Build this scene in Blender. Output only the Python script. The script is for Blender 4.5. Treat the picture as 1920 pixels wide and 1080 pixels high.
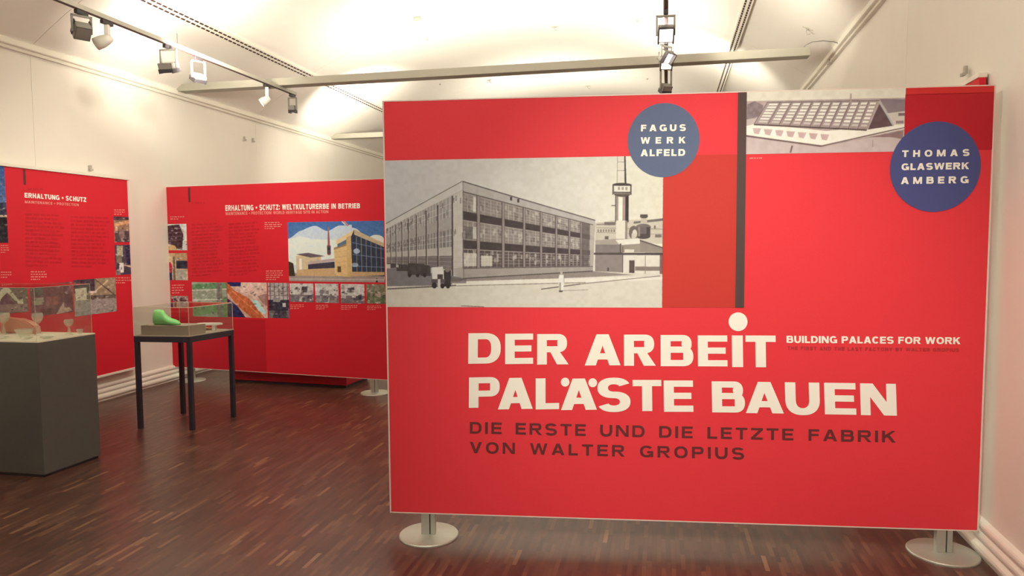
import bpy, bmesh, math, random
import numpy as np
from mathutils import Vector, Matrix, Euler
random.seed(4); rng = np.random.default_rng(7)
SC = bpy.context.scene; COL = SC.collection
for o in list(bpy.data.objects): bpy.data.objects.remove(o)

# ------------------------------------------------------------------ camera, world, lights, exposure
F, YAW, PITCH, ROLL, CH = 1314.95, -.2066, -.0665, -.0064, 1.5
def basis(yaw, pitch, roll):
    cy, sy, cp, sp, cr, sr = math.cos(yaw), math.sin(yaw), math.cos(pitch), math.sin(pitch), math.cos(roll), math.sin(roll)
    f = np.array([sy*cp, cy*cp, sp]); r = np.array([cy, -sy, 0.]); u = np.cross(r, f)
    return cr*r+sr*u, -sr*r+cr*u, f
RR, UU, FF = basis(YAW, PITCH, ROLL)
cam = bpy.data.cameras.new('camera'); camo = bpy.data.objects.new('camera', cam); COL.objects.link(camo)
cam.sensor_width = 36; cam.lens = F/1920*36; cam.clip_start = .05
camo.matrix_world = Matrix(((RR[0], UU[0], -FF[0], 0), (RR[1], UU[1], -FF[1], 0), (RR[2], UU[2], -FF[2], CH), (0, 0, 0, 1)))
SC.camera = camo
w = bpy.data.worlds.new('world'); SC.world = w; w.use_nodes = True
w.node_tree.nodes['Background'].inputs[0].default_value = (1, .85, .68, 1)
w.node_tree.nodes['Background'].inputs[1].default_value = .15
SC.view_settings.view_transform = 'Standard'; SC.view_settings.look = 'None'
SC.view_settings.exposure = .36; SC.view_settings.gamma = 1; SC.view_settings.use_curve_mapping = False
WARM = (1, .925, .765)
def spot(name, loc, target, watt, deg, blend=1., size=.06, col=WARM):
    l = bpy.data.lights.new(name, 'SPOT'); l.energy = watt; l.spot_size = math.radians(deg); l.spot_blend = blend
    l.shadow_soft_size = size; l.color = col
    o = bpy.data.objects.new(name, l); COL.objects.link(o); o.location = loc
    o.rotation_euler = (Vector(target)-Vector(loc)).to_track_quat('-Z', 'Y').to_euler()
    return o
def area(name, loc, target, watt, sx, sy, col=WARM):
    l = bpy.data.lights.new(name, 'AREA'); l.energy = watt; l.shape = 'RECTANGLE'; l.size = sx; l.size_y = sy; l.color = col
    o = bpy.data.objects.new(name, l); COL.objects.link(o); o.location = loc
    o.rotation_euler = (Vector(target)-Vector(loc)).to_track_quat('-Z', 'Y').to_euler()
    return o
# spots on the centre track and behind the camera, aimed at the title panel
spot('spot_light', (.05, .75, 3.05), (.32, 3.5, .84), 240, 58)
spot('spot_light', (-.6, .2, 3.05), (-.6, 3.4, .7), 75, 66)
# left track: on the panels and the left wall, plus two added lights
spot('spot_light', (-3.8, 2.6, 3.0), (-5.15, 5.2, 1.75), 80, 46)
spot('spot_light', (-3.0, 3.6, 3.0), (-3.9, 6.7, 1.2), 55, 60)
spot('spot_light', (-3.97, 4.4, 2.95), (-3.85, 5.2, .9), 60, 34)
spot('spot_light', (-3.9, 2.6, 2.95), (-4.15, 3.95, .95), 40, 30)  # added to put glints on the glassware
spot('spot_light', (-3.3, 8.9, 2.9), (-5.2, 10.0, 2.3), 60, 95)
spot('spot_light', (-2.6, 4.6, 3.0), (-5.2, 6.7, 1.6), 100, 90)
spot('spot_light', (-.6, 1.9, 3.0), (1.5, 3.1, 2.5), 50, 90)  # added wall washer off the tracks, brightens the right wall
# broad added uplights without fixtures, below track height, to brighten vault and walls
for X, Y, e in ((-2.9, .8, 220), (-.6, .8, 220), (-2.7, 4.1, 115), (-.8, 4.1, 130), (-2.7, 8.0, 185), (-.8, 8.0, 190), (-1.8, 11.8, 200)):
    spot('ceiling_uplight', (X, Y, 2.6), (X, Y+.6, 4.1), e, 165, 1., .25)
# tighter uplights beside the walls, just before each beam
for X, Y, tx, ty, e, dg in ((-3.7, 5.2, -4.5, 6.1, 190, 105), (-3.8, 9.0, -4.45, 9.8, 210, 88), (-.2, 5.3, .5, 6.3, 260, 74), (.4, 8.7, .5, 9.6, 130, 110)):
    spot('ceiling_uplight', (X, Y, 2.95), (tx, ty, 3.7), e, dg, 1., .1)
# ------------------------------------------------------------------ measuring
C0 = np.array([0, 0, CH])
def ray(px, py): return FF+RR*(px-960)/F-UU*(py-540)/F
def onz(px, py, z): d = ray(px, py); return C0+d*(z-CH)/d[2]
def onx(px, py, X): d = ray(px, py); return C0+d*X/d[0]
def ony(px, py, Y): d = ray(px, py); return C0+d*Y/d[1]
# the photograph's own lens (with its barrel distortion), used to read where the print sits on each panel
TF, TK1, TK2 = 1291.42, -.2391, .1219
tR, tU, tF = basis(-.202, -.0643, -.0101)
def tray(px, py):
    px = np.asarray(px, float); py = np.asarray(py, float)
    xd = (px-960)/TF; yd = -(py-540)/TF; x = xd.copy(); y = yd.copy()
    for _ in range(12):
        r2 = x*x+y*y; s = 1+TK1*r2+TK2*r2*r2; x = xd/s; y = yd/s
    return tF+x[..., None]*tR+y[..., None]*tU
def tplane(px, py, O, n):
    d = tray(px, py); O = np.array(O, float); n = np.array(n, float)
    t = ((O-C0)@n)/(d@n); return C0+d*t[..., None]

# ------------------------------------------------------------------ helpers
def lin(c): 
    c = np.asarray(c, float)/255.; return np.where(c <= .04045, c/12.92, ((c+.055)/1.055)**2.4)
def mat(name, col, rough=.5, metal=0., spec=.5, noise=0., scale=30., bump=0., emit=None, es=0., alpha=1.):
    m = bpy.data.materials.new(name); m.use_nodes = True; nt = m.node_tree; b = nt.nodes['Principled BSDF']
    b.inputs['Roughness'].default_value = rough; b.inputs['Metallic'].default_value = metal
    b.inputs['Specular IOR Level'].default_value = spec
    c = tuple(col)+(1,)
    if noise or bump:
        tc = nt.nodes.new('ShaderNodeTexCoord'); n = nt.nodes.new('ShaderNodeTexNoise'); n.inputs['Scale'].default_value = scale; n.inputs['Detail'].default_value = 5
        nt.links.new(tc.outputs['Object'], n.inputs['Vector'])
        mx = nt.nodes.new('ShaderNodeMix'); mx.data_type = 'RGBA'
        mx.inputs[6].default_value = tuple(max(0, v*(1-noise)) for v in col)+(1,); mx.inputs[7].default_value = tuple(min(1, v*(1+noise)) for v in col)+(1,)
        nt.links.new(n.outputs['Fac'], mx.inputs[0]); nt.links.new(mx.outputs[2], b.inputs['Base Color'])
        if bump:
            bp = nt.nodes.new('ShaderNodeBump'); bp.inputs['Strength'].default_value = bump; bp.inputs['Distance'].default_value = .002
            nt.links.new(n.outputs['Fac'], bp.inputs['Height']); nt.links.new(bp.outputs['Normal'], b.inputs['Normal'])
    else: b.inputs['Base Color'].default_value = c
    if emit: b.inputs['Emission Color'].default_value = tuple(emit)+(1,); b.inputs['Emission Strength'].default_value = es
    return m
def glassmat(name, tint=(1, 1, 1), refl=1.45):
    m = bpy.data.materials.new(name); m.use_nodes = True; nt = m.node_tree; nt.nodes.clear()
    o = nt.nodes.new('ShaderNodeOutputMaterial'); t = nt.nodes.new('ShaderNodeBsdfTransparent'); g = nt.nodes.new('ShaderNodeBsdfGlossy'); mx = nt.nodes.new('ShaderNodeMixShader'); f = nt.nodes.new('ShaderNodeFresnel')
    t.inputs[0].default_value = tuple(tint)+(1,); g.inputs['Roughness'].default_value = .03; f.inputs[0].default_value = refl
    ge = nt.nodes.new('ShaderNodeNewGeometry'); mi = nt.nodes.new('ShaderNodeMapRange'); mi.inputs[3].default_value = refl; mi.inputs[4].default_value = 1/refl
    nt.links.new(ge.outputs['Backfacing'], mi.inputs[0]); nt.links.new(mi.outputs[0], f.inputs[0])
    nt.links.new(f.outputs[0], mx.inputs[0]); nt.links.new(t.outputs[0], mx.inputs[1]); nt.links.new(g.outputs[0], mx.inputs[2]); nt.links.new(mx.outputs[0], o.inputs[0]); return m
M = {}
M['wall'] = mat('painted_wall', (.80, .77, .70), .9, noise=.03, scale=4, bump=.15)
M['ceil'] = mat('ceiling_plaster', (.84, .81, .75), .95, noise=.02, scale=3)
M['trim'] = mat('cream_moulding', (.82, .79, .70), .55)
M['base'] = mat('white_baseboard', (.84, .81, .74), .45)
M['beam'] = mat('grey_beam_paint', (.40, .385, .32), .6)
M['rail'] = mat('track_aluminium', (.42, .40, .34), .45)
M['dark'] = mat('dark_metal', (.035, .03, .035), .45)
M['slot'] = mat('track_slot', (.05, .022, .02), .6)
M['lampgrey'] = mat('lamp_grey', (.26, .245, .22), .4, metal=.3)
M['lampwhite'] = mat('lamp_white', (.75, .73, .66), .4)
M['lens'] = mat('lit_lens', (.9, .88, .8), .3, emit=(1, .93, .8), es=6)
M['alu'] = mat('brushed_steel', (.50, .50, .45), .42, metal=.55, noise=.05, scale=60)
M['edge'] = mat('panel_edge_white', (.78, .66, .62), .5)
M['red'] = mat('printed_red', (.78, .042, .062), .62, spec=.3, noise=.05, scale=120, bump=.06)
M['redb'] = mat('printed_crimson', (.66, .018, .036), .62, spec=.3, noise=.05, scale=120, bump=.06)
M['red2'] = mat('printed_red_deep', (.52, .012, .028), .6, spec=.3, noise=.05, scale=120)
M['redbox'] = mat('red_lacquer', (.42, .008, .02), .45, noise=.05, scale=20)
M['white'] = mat('printed_white', (.93, .91, .86), .6, spec=.3)
M['black'] = mat('printed_dark', (.085, .055, .055), .6, spec=.3)
M['brown'] = mat('printed_dark_brown', (.13, .028, .032), .6, spec=.3)
M['faint'] = mat('printed_faint_red', (.54, .016, .03), .6, spec=.3)
M['pink'] = mat('printed_pale_pink', (.82, .30, .27), .6, spec=.3)
M['blue1'] = mat('printed_slate_blue', (.105, .145, .27), .6, spec=.3, noise=.04, scale=80)
M['blue2'] = mat('printed_navy_blue', (.07, .085, .27), .6, spec=.3, noise=.04, scale=80)
M['plinth'] = mat('dark_grey_plinth', (.105, .10, .092), .75, noise=.08, scale=25, bump=.1)
M['table'] = mat('black_table_metal', (.035, .035, .05), .45)
M['riser'] = mat('grey_riser', (.42, .34, .28), .7, noise=.05, scale=20)
M['cloth'] = mat('white_top_cover', (.78, .72, .58), .6)
M['green'] = mat('mint_green_plastic', (.30, .78, .28), .45)
M['whiteobj'] = mat('white_plastic', (.8, .78, .72), .4)
M['leather'] = mat('tan_leather', (.5, .19, .10), .6, noise=.1, scale=20)
M['pinkobj'] = mat('rose_brown', (.62, .25, .18), .25)
M['glass'] = glassmat('clear_glass', (.93, .95, .93))
def waremat():
    m = glassmat('drinking_glass', (.96, .97, .94), 2.7); nt = m.node_tree
    g = next(n for n in nt.nodes if n.type == 'BSDF_GLOSSY'); mx = next(n for n in nt.nodes if n.type == 'MIX_SHADER')
    p = nt.nodes.new('ShaderNodeBsdfPrincipled'); p.inputs['Base Color'].default_value = (.9, .86, .74, 1); p.inputs['Roughness'].default_value = .08; p.inputs['Specular IOR Level'].default_value = 1  # pale colour mixed into the clear glass to imitate brightly lit rims
    nt.links.new(p.outputs[0], mx.inputs[2]); nt.nodes.remove(g); return m
M['ware'] = waremat() #('drinking_glass', (.95, .96, .93), 2.3)
def obj(name, bm, m, parent=None, smooth=False):
    me = bpy.data.meshes.new(name)
    if smooth:
        for f in bm.faces: f.smooth = True
    bmesh.ops.recalc_face_normals(bm, faces=bm.faces); bm.to_mesh(me); bm.free(); me.materials.append(m)
    o = bpy.data.objects.new(name, me); COL.objects.link(o); o.parent = parent; return o
def thing(name, label, cat, loc=(0, 0, 0), rz=0, group=None):
    o = bpy.data.objects.new(name, None); COL.objects.link(o); o.location = loc; o.rotation_euler = (0, 0, rz); o.empty_display_size = .1
    return tag(o, label, cat, group)
def tag(o, label, cat, group=None, kind=None):
    if label: o['label'] = label
    if cat: o['category'] = cat
    if group: o['group'] = group
    if kind: o['kind'] = kind
    return o
def struct(name, bm, m, parent=None, label=None):
    o = obj(name, bm, m, parent)
    if parent is None: o['kind'] = 'structure'
    if label: o['label'] = label
    return o
def box(bm, x0, y0, z0, x1, y1, z1, bev=0, mtx=None):
    v = [bm.verts.new((x, y, z)) for z in (z0, z1) for y in (y0, y1) for x in (x0, x1)]
    fs = [bm.faces.new([v[i] for i in q]) for q in ((0, 2, 3, 1), (4, 5, 7, 6), (0, 1, 5, 4), (2, 6, 7, 3), (0, 4, 6, 2), (1, 3, 7, 5))]
    if mtx is not None:
        for q in v: q.co = mtx @ q.co
    if bev:
        es = list({e for f in fs for e in f.edges}); bmesh.ops.bevel(bm, geom=es, offset=bev, segments=2, profile=.6, affect='EDGES')
    return bm
def bx(*a, **k): return box(bmesh.new(), *a, **k)
def prism(bm, pts, h0, h1, ax='z'):       # polygon pts extruded between h0 and h1 along an axis
    def P(a, b, h): return {'z': (a, b, h), 'y': (a, h, b), 'x': (h, a, b)}[ax]
    A = [bm.verts.new(P(a, b, h0)) for a, b in pts]; B = [bm.verts.new(P(a, b, h1)) for a, b in pts]; n = len(pts)
    bm.faces.new(A); bm.faces.new(B[::-1])
    for i in range(n): bm.faces.new((A[i], B[i], B[(i+1) % n], A[(i+1) % n]))
    return bm
def lathe(bm, prof, n=28, c=(0, 0, 0), mtx=None):   # prof: (radius, z)
    rings = []
    for r, z in prof:
        if r < 1e-5: q = bm.verts.new((0, 0, z)); rings.append([q]*n)
        else: rings.append([bm.verts.new((r*math.cos(2*math.pi*i/n), r*math.sin(2*math.pi*i/n), z)) for i in range(n)])
    allv = {q for r in rings for q in r}
    for a, b in zip(rings, rings[1:]):
        for i in range(n):
            f = []
            for q in (a[i], a[(i+1) % n], b[(i+1) % n], b[i]):
                if q not in f: f.append(q)
            if len(f) > 2: bm.faces.new(f)
    for q in allv:
        q.co = (mtx @ q.co) if mtx is not None else q.co+Vector(c)
    return bm
def tube(bm, pts, r, n=8):
    pts = [Vector(p) for p in pts]; prev = None
    for i, p in enumerate(pts):
        t = (pts[min(i+1, len(pts)-1)]-pts[max(i-1, 0)]).normalized()
        a = t.orthogonal().normalized() if prev is None else (prevA-t*prevA.dot(t)).normalized()
        prevA = a; b = t.cross(a)
        ring = [bm.verts.new(p+(a*math.cos(2*math.pi*k/n)+b*math.sin(2*math.pi*k/n))*r) for k in range(n)]
        if prev is not None:
            for k in range(n): bm.faces.new((prev[k], prev[(k+1) % n], ring[(k+1) % n], ring[k]))
        else: bm.faces.new(ring[::-1])
        prev = ring
    bm.faces.new(prev); return bm

# ------------------------------------------------------------------ room
XL, YB, YF = -5.23, -2.6, 16.2
def XR(y): return 1.54+.0304*(y-4)
ZS = 3.16
# floor: industrial oak strips laid along the room
fm = bpy.data.materials.new('oak_strip_parquet'); fm.use_nodes = True; nt = fm.node_tree; b = nt.nodes['Principled BSDF']
tc = nt.nodes.new('ShaderNodeTexCoord'); mp = nt.nodes.new('ShaderNodeMapping'); mp.inputs['Rotation'].default_value = (0, 0, math.radians(90))
br = nt.nodes.new('ShaderNodeTexBrick'); br.offset = .37; br.offset_frequency = 2
for k, v in (('Scale', 1), ('Mortar Size', .0007), ('Brick Width', .16), ('Row Height', .022), ('Bias', 0.)): br.inputs[k].default_value = v
br.inputs['Color1'].default_value = (0, 0, 0, 1); br.inputs['Color2'].default_value = (1, 1, 1, 1); br.inputs['Mortar'].default_value = (.12, .12, .12, 1)
cr = nt.nodes.new('ShaderNodeValToRGB'); el = cr.color_ramp.elements
el[0].position = 0; el[0].color = (.062, .024, .020, 1); el[1].position = 1; el[1].color = (.24, .13, .075, 1)
for pos, c in ((.35, (.086, .035, .026, 1)), (.75, (.106, .047, .034, 1)), (.95, (.145, .07, .044, 1))): e = el.new(pos); e.color = c
n1 = nt.nodes.new('ShaderNodeTexNoise'); n1.inputs['Scale'].default_value = 1.1; n1.inputs['Detail'].default_value = 3
n2 = nt.nodes.new('ShaderNodeTexNoise'); n2.inputs['Scale'].default_value = 8; n2.inputs['Detail'].default_value = 4
mp2 = nt.nodes.new('ShaderNodeMapping'); mp2.inputs['Scale'].default_value = (8, 1, 1)
mul = nt.nodes.new('ShaderNodeMix'); mul.data_type = 'RGBA'; mul.blend_type = 'MULTIPLY'; mul.inputs[0].default_value = .55
mr = nt.nodes.new('ShaderNodeMapRange'); mr.inputs[1].default_value = .3; mr.inputs[2].default_value = .7; mr.inputs[3].default_value = .45; mr.inputs[4].default_value = 1.35
L = nt.links.new
L(tc.outputs['Object'], mp.inputs[0]); L(mp.outputs[0], br.inputs['Vector']); L(br.outputs['Color'], cr.inputs[0])
L(tc.outputs['Object'], mp2.inputs[0]); L(mp2.outputs[0], n2.inputs['Vector']); L(tc.outputs['Object'], n1.inputs['Vector'])
ad = nt.nodes.new('ShaderNodeMath'); ad.operation = 'MULTIPLY_ADD'; ad.inputs[1].default_value = .5; L(n2.outputs['Fac'], ad.inputs[0])
hf = nt.nodes.new('ShaderNodeMath'); hf.operation = 'MULTIPLY'; hf.inputs[1].default_value = .5; L(n1.outputs['Fac'], hf.inputs[0]); L(hf.outputs[0], ad.inputs[2])
L(ad.outputs[0], mr.inputs[0]); L(cr.outputs[0], mul.inputs[6]); L(mr.outputs[0], mul.inputs[7]); L(mul.outputs[2], b.inputs['Base Color'])
rr = nt.nodes.new('ShaderNodeMapRange'); rr.inputs[3].default_value = .24; rr.inputs[4].default_value = .40; L(n2.outputs['Fac'], rr.inputs[0]); L(rr.outputs[0], b.inputs['Roughness'])
bp = nt.nodes.new('ShaderNodeBump'); bp.inputs['Strength'].default_value = .25; bp.inputs['Distance'].default_value = .001; L(br.outputs['Color'], bp.inputs['Height']); L(bp.outputs[0], b.inputs['Normal'])
b.inputs['Specular IOR Level'].default_value = .8
struct('floor', prism(bmesh.new(), [(XL-.15, YB-.1), (XR(YB)+.15, YB-.1), (XR(YF)+.15, YF+.1), (XL-.15, YF+.1)], -.1, 0), fm, label='dark brown oak strip parquet floor with a satin sheen')
# barrel-vaulted ceiling: arc profile springing from the two wall heads, in bays with a thin joint between
def arc(y, off=0, n=40):
    x0, x1 = XL, XR(y); ch = (x1-x0)/2; cx = (x0+x1)/2; th = math.radians(35.8); R_ = ch/math.sin(th)
    zc = ZS-R_*math.cos(th)
    return [(cx+(R_+off)*math.sin(a), zc+(R_+off)*math.cos(a)+.13*((cx+R_*math.sin(a))-x0)/(x1-x0)) for a in np.linspace(-th*1.03, th*1.03, n+1)]
def arcz(x, y):
    x0, x1 = XL, XR(y); ch = (x1-x0)/2; cx = (x0+x1)/2; th = math.radians(35.8); R_ = ch/math.sin(th)
    return ZS-R_*math.cos(th)+math.sqrt(R_*R_-(x-cx)**2)+.13*(x-x0)/(x1-x0)
ce = bmesh.new()
def vault(bm, y0, y1, o0, o1):
    rows = [[bm.verts.new((x, y, z)) for x, z in arc(y, o)] for y, o in ((y0, o0), (y1, o0), (y1, o1), (y0, o1))]
    for a, c in zip(rows, rows[1:]+rows[:1]):
        for i in range(len(a)-1): bm.faces.new((a[i], a[i+1], c[i+1], c[i]))
    for e_ in (0, -1): bm.faces.new([r_[e_] for r_ in rows])
vault(ce, YB-.1, YF+.1, .03, .12)
cob = struct('ceiling', ce, M['ceil'], label='cream barrel-vaulted plaster ceiling washed by uplights')
JY = [YB-.1, 1.4, 5.1, 8.5, 11.9, 15.3, YF+.1]
for a, c in zip(JY, JY[1:]):
    bm = bmesh.new(); vault(bm, a+.0025, c-.0025, 0, .03); obj('plaster_panel', bm, M['ceil'], cob)
# walls: core behind, faced with tall boards that meet in fine joints
def wall_side(name, X0, X1, sgn, lab):
    ZT = ZS+(.13 if sgn > 0 else 0)    # X0,X1 at YB and YF
    def X(y): return X0+(X1-X0)*(y-YB)/(YF-YB)
    bm = prism(bmesh.new(), [(X(YB)+sgn*.012, YB), (X(YF)+sgn*.012, YF), (X(YF)+sgn*.15, YF), (X(YB)+sgn*.15, YB)], 0, ZT+.02)
    o = struct(name, bm, M['wall'], label=lab)
    for a, c in zip(JY, JY[1:]):
        a = max(a, YB); c = min(c, YF)
        obj('wall_panel', prism(bmesh.new(), [(X(a), a+.0013), (X(c), c-.0013), (X(c)+sgn*.012, c-.0013), (X(a)+sgn*.012, a+.0013)], 0, ZT+.01), M['wall'], o)
    return o
wall_side('wall_left', XL, XL, -1, 'long cream wall on the left behind the red panels')
wall_side('wall_right', XR(YB), XR(YF), 1, 'plain cream wall beside the title panel')
def endwall(name, y0, y1, ym):
    pts = [(XL-.12, 0), (XR(ym)+.12, 0)]+[(x, z+.05) for x, z in arc(ym)][::-1]
    struct(name, prism(bmesh.new(), pts, y0, y1, 'y'), M['wall'])
endwall('wall_back', YF, YF+.1, YF); endwall('wall_front', YB-.1, YB, YB)
# cornices: moulding with a flat fascia, a groove and a bead
def profile_run(name, prof, side, m, y0=YB, y1=YF, label=None):
    bm = bmesh.new(); n = len(prof); rings = []
    for y in (y0, y1):
        base = XL if side < 0 else XR(y)
        rings.append([bm.verts.new((base-side*d, y, z)) for d, z in prof])
    for i in range(n): bm.faces.new((rings[0][i], rings[0][(i+1) % n], rings[1][(i+1) % n], rings[1][i]))
    bm.faces.new(rings[0]); bm.faces.new(rings[1][::-1])
    return struct(name, bm, m, label=label)
cor = [(0, ZS+.05), (.055, ZS+.012), (.055, ZS-.028), (.048, ZS-.034), (.028, ZS-.036), (.028, ZS-.044), (.034, ZS-.05), (.03, ZS-.062), (0, ZS-.062)]
profile_run('trim_1', cor, -1, M['trim'], label='cream cornice along the head of the long wall on the left')
profile_run('trim_2', [(d, z+.12) for d, z in cor], 1, M['trim'], label='cream cornice along the head of the wall beside the title panel')
def ridge(zc, r, d): return [(d+r*.8*math.sin(a), zc-r*math.cos(a)) for a in np.linspace(math.pi, 0, 7)]
bprof = [(0, .165)]+ridge(.14, .02, .016)+ridge(.092, .02, .022)+ridge(.042, .024, .03)+[(.03, 0), (0, 0)]
profile_run('baseboard_left', bprof, -1, M['base'], label='white baseboard with three rounded ridges below the left wall panel')
profile_run('baseboard_right', bprof, 1, M['base'], label='white baseboard with three rounded ridges beside the title panel foot')
# tie beams across the vault at cornice height
for Y, x1 in ((6.9, 1.33), (10.59, 1.42), (14.28, 1.5)):
    o = struct('ceiling_beam', bx(XL+.04, Y, 3.165, x1, Y+.14, 3.242, bev=.004), M['beam'])
# cable looping from the beam's free end to the wall
p0 = Vector(ony(1517, 98, 6.95)); p0.z = 3.245
tag(obj('power_cable', tube(bmesh.new(), [(1.27, 6.97, 3.244), (1.30, 6.97, 3.275), (1.36, 6.97, 3.30), (1.45, 6.97, 3.305), (1.54, 6.97, 3.29), (1.59, 6.97, 3.27)], .0042), M['lampgrey'], None, True),
    'thin grey cable arching from the free end of the near beam to the wall', 'cable')
# perforated double rails on the vault
for X, lab in ((-4.43, 'perforated double-grooved rail on the vault above the left wall'), (.80, 'perforated double-grooved rail on the vault above the title panel')):
    t = thing('ceiling_rail', lab, 'rail', (X, 0, 0), group='perforated rails on the vault')
    slope = math.atan2(arcz(X+.02, 6)-arcz(X-.02, 6), .04); z = arcz(X, 6)
    R4 = Matrix.Translation((0, 0, z)) @ Matrix.Rotation(-slope, 4, 'Y')
    dx = .0152 if X > 0 else 0
    bm = bx(-.045, 0.5, -.03, .045, 15, .01, mtx=R4)
    a = obj('rail_body', bm, M['trim'], t)
    for gx in (-.022, .022):
        g = bmesh.new(); y = .6
        while y < 14.9:
            box(g, gx-.009, y, -.0325, gx+.009, y+.055, -.0295, mtx=R4); y += .075
        gg = obj('slot', g, M['slot'], t); gg['kind'] = 'stuff'
    if X > 0: t.rotation_euler = (0, 0, -.0152); t.location = (X-.09, 0, .0)
# small fittings on the vault
def vault_fit(px, py, name, label, cat, r, h, group=None, kind='disc'):
    d = ray(px, py); lo, hi = .5, 20.
    for _ in range(50):
        m_ = (lo+hi)/2; P = C0+d*m_
        if P[2] > (arcz(P[0], P[1]) if XL < P[0] < XR(P[1]) else 0): hi = m_
        else: lo = m_
    P = C0+d*lo; cx = (XL+XR(P[1]))/2; ang = math.asin(max(-1, min(1, (P[0]-cx)/5.78)))
    mt = Matrix.Translation(P) @ Matrix.Rotation(ang, 4, 'Y')
    bm = bmesh.new()
    if kind == 'disc': lathe(bm, [(0, 0), (r, 0), (r, -h*.5), (r*.7, -h), (0, -h)], 20, mtx=mt)
    else:
        lathe(bm, [(0, 0), (r, 0), (r, -.008), (0, -.008)], 12, mtx=mt)
        tube(bm, [mt @ Vector(q) for q in ((0, 0, -.004), (0, 0, -h*.6), (r*1.2, 0, -h), (r*2, 0, -h*.7))], .005, 6)
        tube(bm, [mt @ Vector(q) for q in ((-r*2.2, .01, -.006), (r*2.0, -.02, -.006))], .005, 6)
    tag(obj(name, bm, M['beam'], None, False), label, cat, group)
vault_fit(782, 33, 'smoke_detector', 'round grey smoke detector on the vault above the title panel', 'detector', .05, .035)
hk = 'small metal fittings on the vault'
for i, (px, py, lab) in enumerate(((801, 73, 'tiny bolt head just below the round smoke detector'), (1040, 50, 'forked metal hook on the vault before the near beam, left of the central track'), (825, 157, 'tiny bolt head between beam and title panel, first from its left corner'),
        (917, 150, 'bent metal hook just beyond the near beam above the title panel left half'), (1102, 161, 'forked metal hook close above the title panel top edge'), (1195, 38, 'tiny bolt head beside the central light track'), (1214, 147, 'tiny bolt head beside the lowest lamp of the central track'), (1515, 53, 'small metal hook on the vault above the free beam end'))):
    if 'bolt' in lab: vault_fit(px, py, 'ceiling_bolt', lab, 'bolt', .014, .02, hk)
    else: vault_fit(px, py, 'ceiling_hook', lab, 'hook', .022, .05, hk, 'hook')
# wall clips
def clip(P, ax, lab):
    x, y, z = P
    bm = bx(x-.004*ax, y-.012, z-.02, x-.02*ax, y+.012, z+.02, bev=.003); box(bm, x-.014*ax, y-.02, z-.03, x-.03*ax, y+.02, z-.014, bev=.003)
    tag(obj('wall_clip', bm, M['rail']), lab, 'clip', 'picture-rail clips on the walls')
P = onx(457, 259, XL); clip(P, -1, 'small grey clip on the bare left wall, nearer of a pair')
P = onx(473, 262, XL); clip(P, -1, 'small grey clip on the bare left wall, farther of a pair')
P = onx(167, 314, XL); clip(P, -1, 'small clip on the wall just above the white rail of the left panel')
P = onx(1557, 115, 1.62); clip(P, 1, 'small clip just below the cornice beside the beam end')
P = onx(1815, 131, 1.53); clip(P, 1, 'small clip above the corner of the panel peeking out behind the title panel')

# ------------------------------------------------------------------ flat print tools
class Board:
    """maps photograph pixels -> print coordinates -> board surface"""
    def __init__(s, name, O, d, z0, z1, w, tO, td, tz0, tz1, tw, t0=0.):
        s.O, s.d, s.z0, s.z1, s.w = np.array([O[0], O[1], 0.]), np.array([d[0], d[1], 0.]), z0, z1, w
        s.tO, s.td, s.tz0, s.tz1, s.tw, s.t0 = np.array([tO[0], tO[1], 0.]), np.array([td[0], td[1], 0.]), tz0, tz1, tw, t0
        s.n = np.array([s.d[1], -s.d[0], 0.]); s.tn = np.array([s.td[1], -s.td[0], 0.])   # faces the camera side
    def uv(s, px, py):
        P = tplane(px, py, s.tO, s.tn); a = ((P-s.tO)@s.td-s.t0)/s.tw; b = (P[..., 2]-s.tz0)/(s.tz1-s.tz0)
        return np.stack([a*s.w, s.z0+b*(s.z1-s.z0)], -1)
    def world(s, uv, off):
        uv = np.asarray(uv); return s.O+uv[..., :1]*s.d+np.stack([0*uv[..., 0], 0*uv[..., 0], uv[..., 1]], -1)+s.n*off
    def clampuv(s, q):
        q = np.array(q); q[..., 0] = np.clip(q[..., 0], 0, s.w); q[..., 1] = np.clip(q[..., 1], s.z0, s.z1); return q
def flat(board, name, polys, m, parent, off, clip=True):
    """polys: list of lists of uv points (convex)"""
    bm = bmesh.new(); inv = parent.matrix_world.inverted() if parent else Matrix()
    for k_, q in enumerate(polys):
        q = board.clampuv(q) if clip else np.array(q)
        vs = [bm.verts.new(inv @ Vector(p)) for p in board.world(q, off+(k_ % 60)*.00002)]
        try: bm.faces.new(vs)
        except ValueError: pass
    me = bpy.data.meshes.new(name); bm.to_mesh(me); bm.free(); me.materials.append(m)
    o = bpy.data.objects.new(name, me); COL.objects.link(o); o.parent = parent; return o
def sq(board, x0, y0, x1, y1):            # axis-aligned print rectangle from opposite pixel corners
    c = board.uv([x0, x1, x1, x0], [y0, y0, y1, y1]); u0 = (c[0, 0]+c[3, 0])/2; u1 = (c[1, 0]+c[2, 0])/2; v1 = (c[0, 1]+c[1, 1])/2; v0 = (c[2, 1]+c[3, 1])/2
    return [(u0, v1), (u1, v1), (u1, v0), (u0, v0)]
def quadpx(board, pts):
    c = board.uv([p[0] for p in pts], [p[1] for p in pts]); return c
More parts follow.
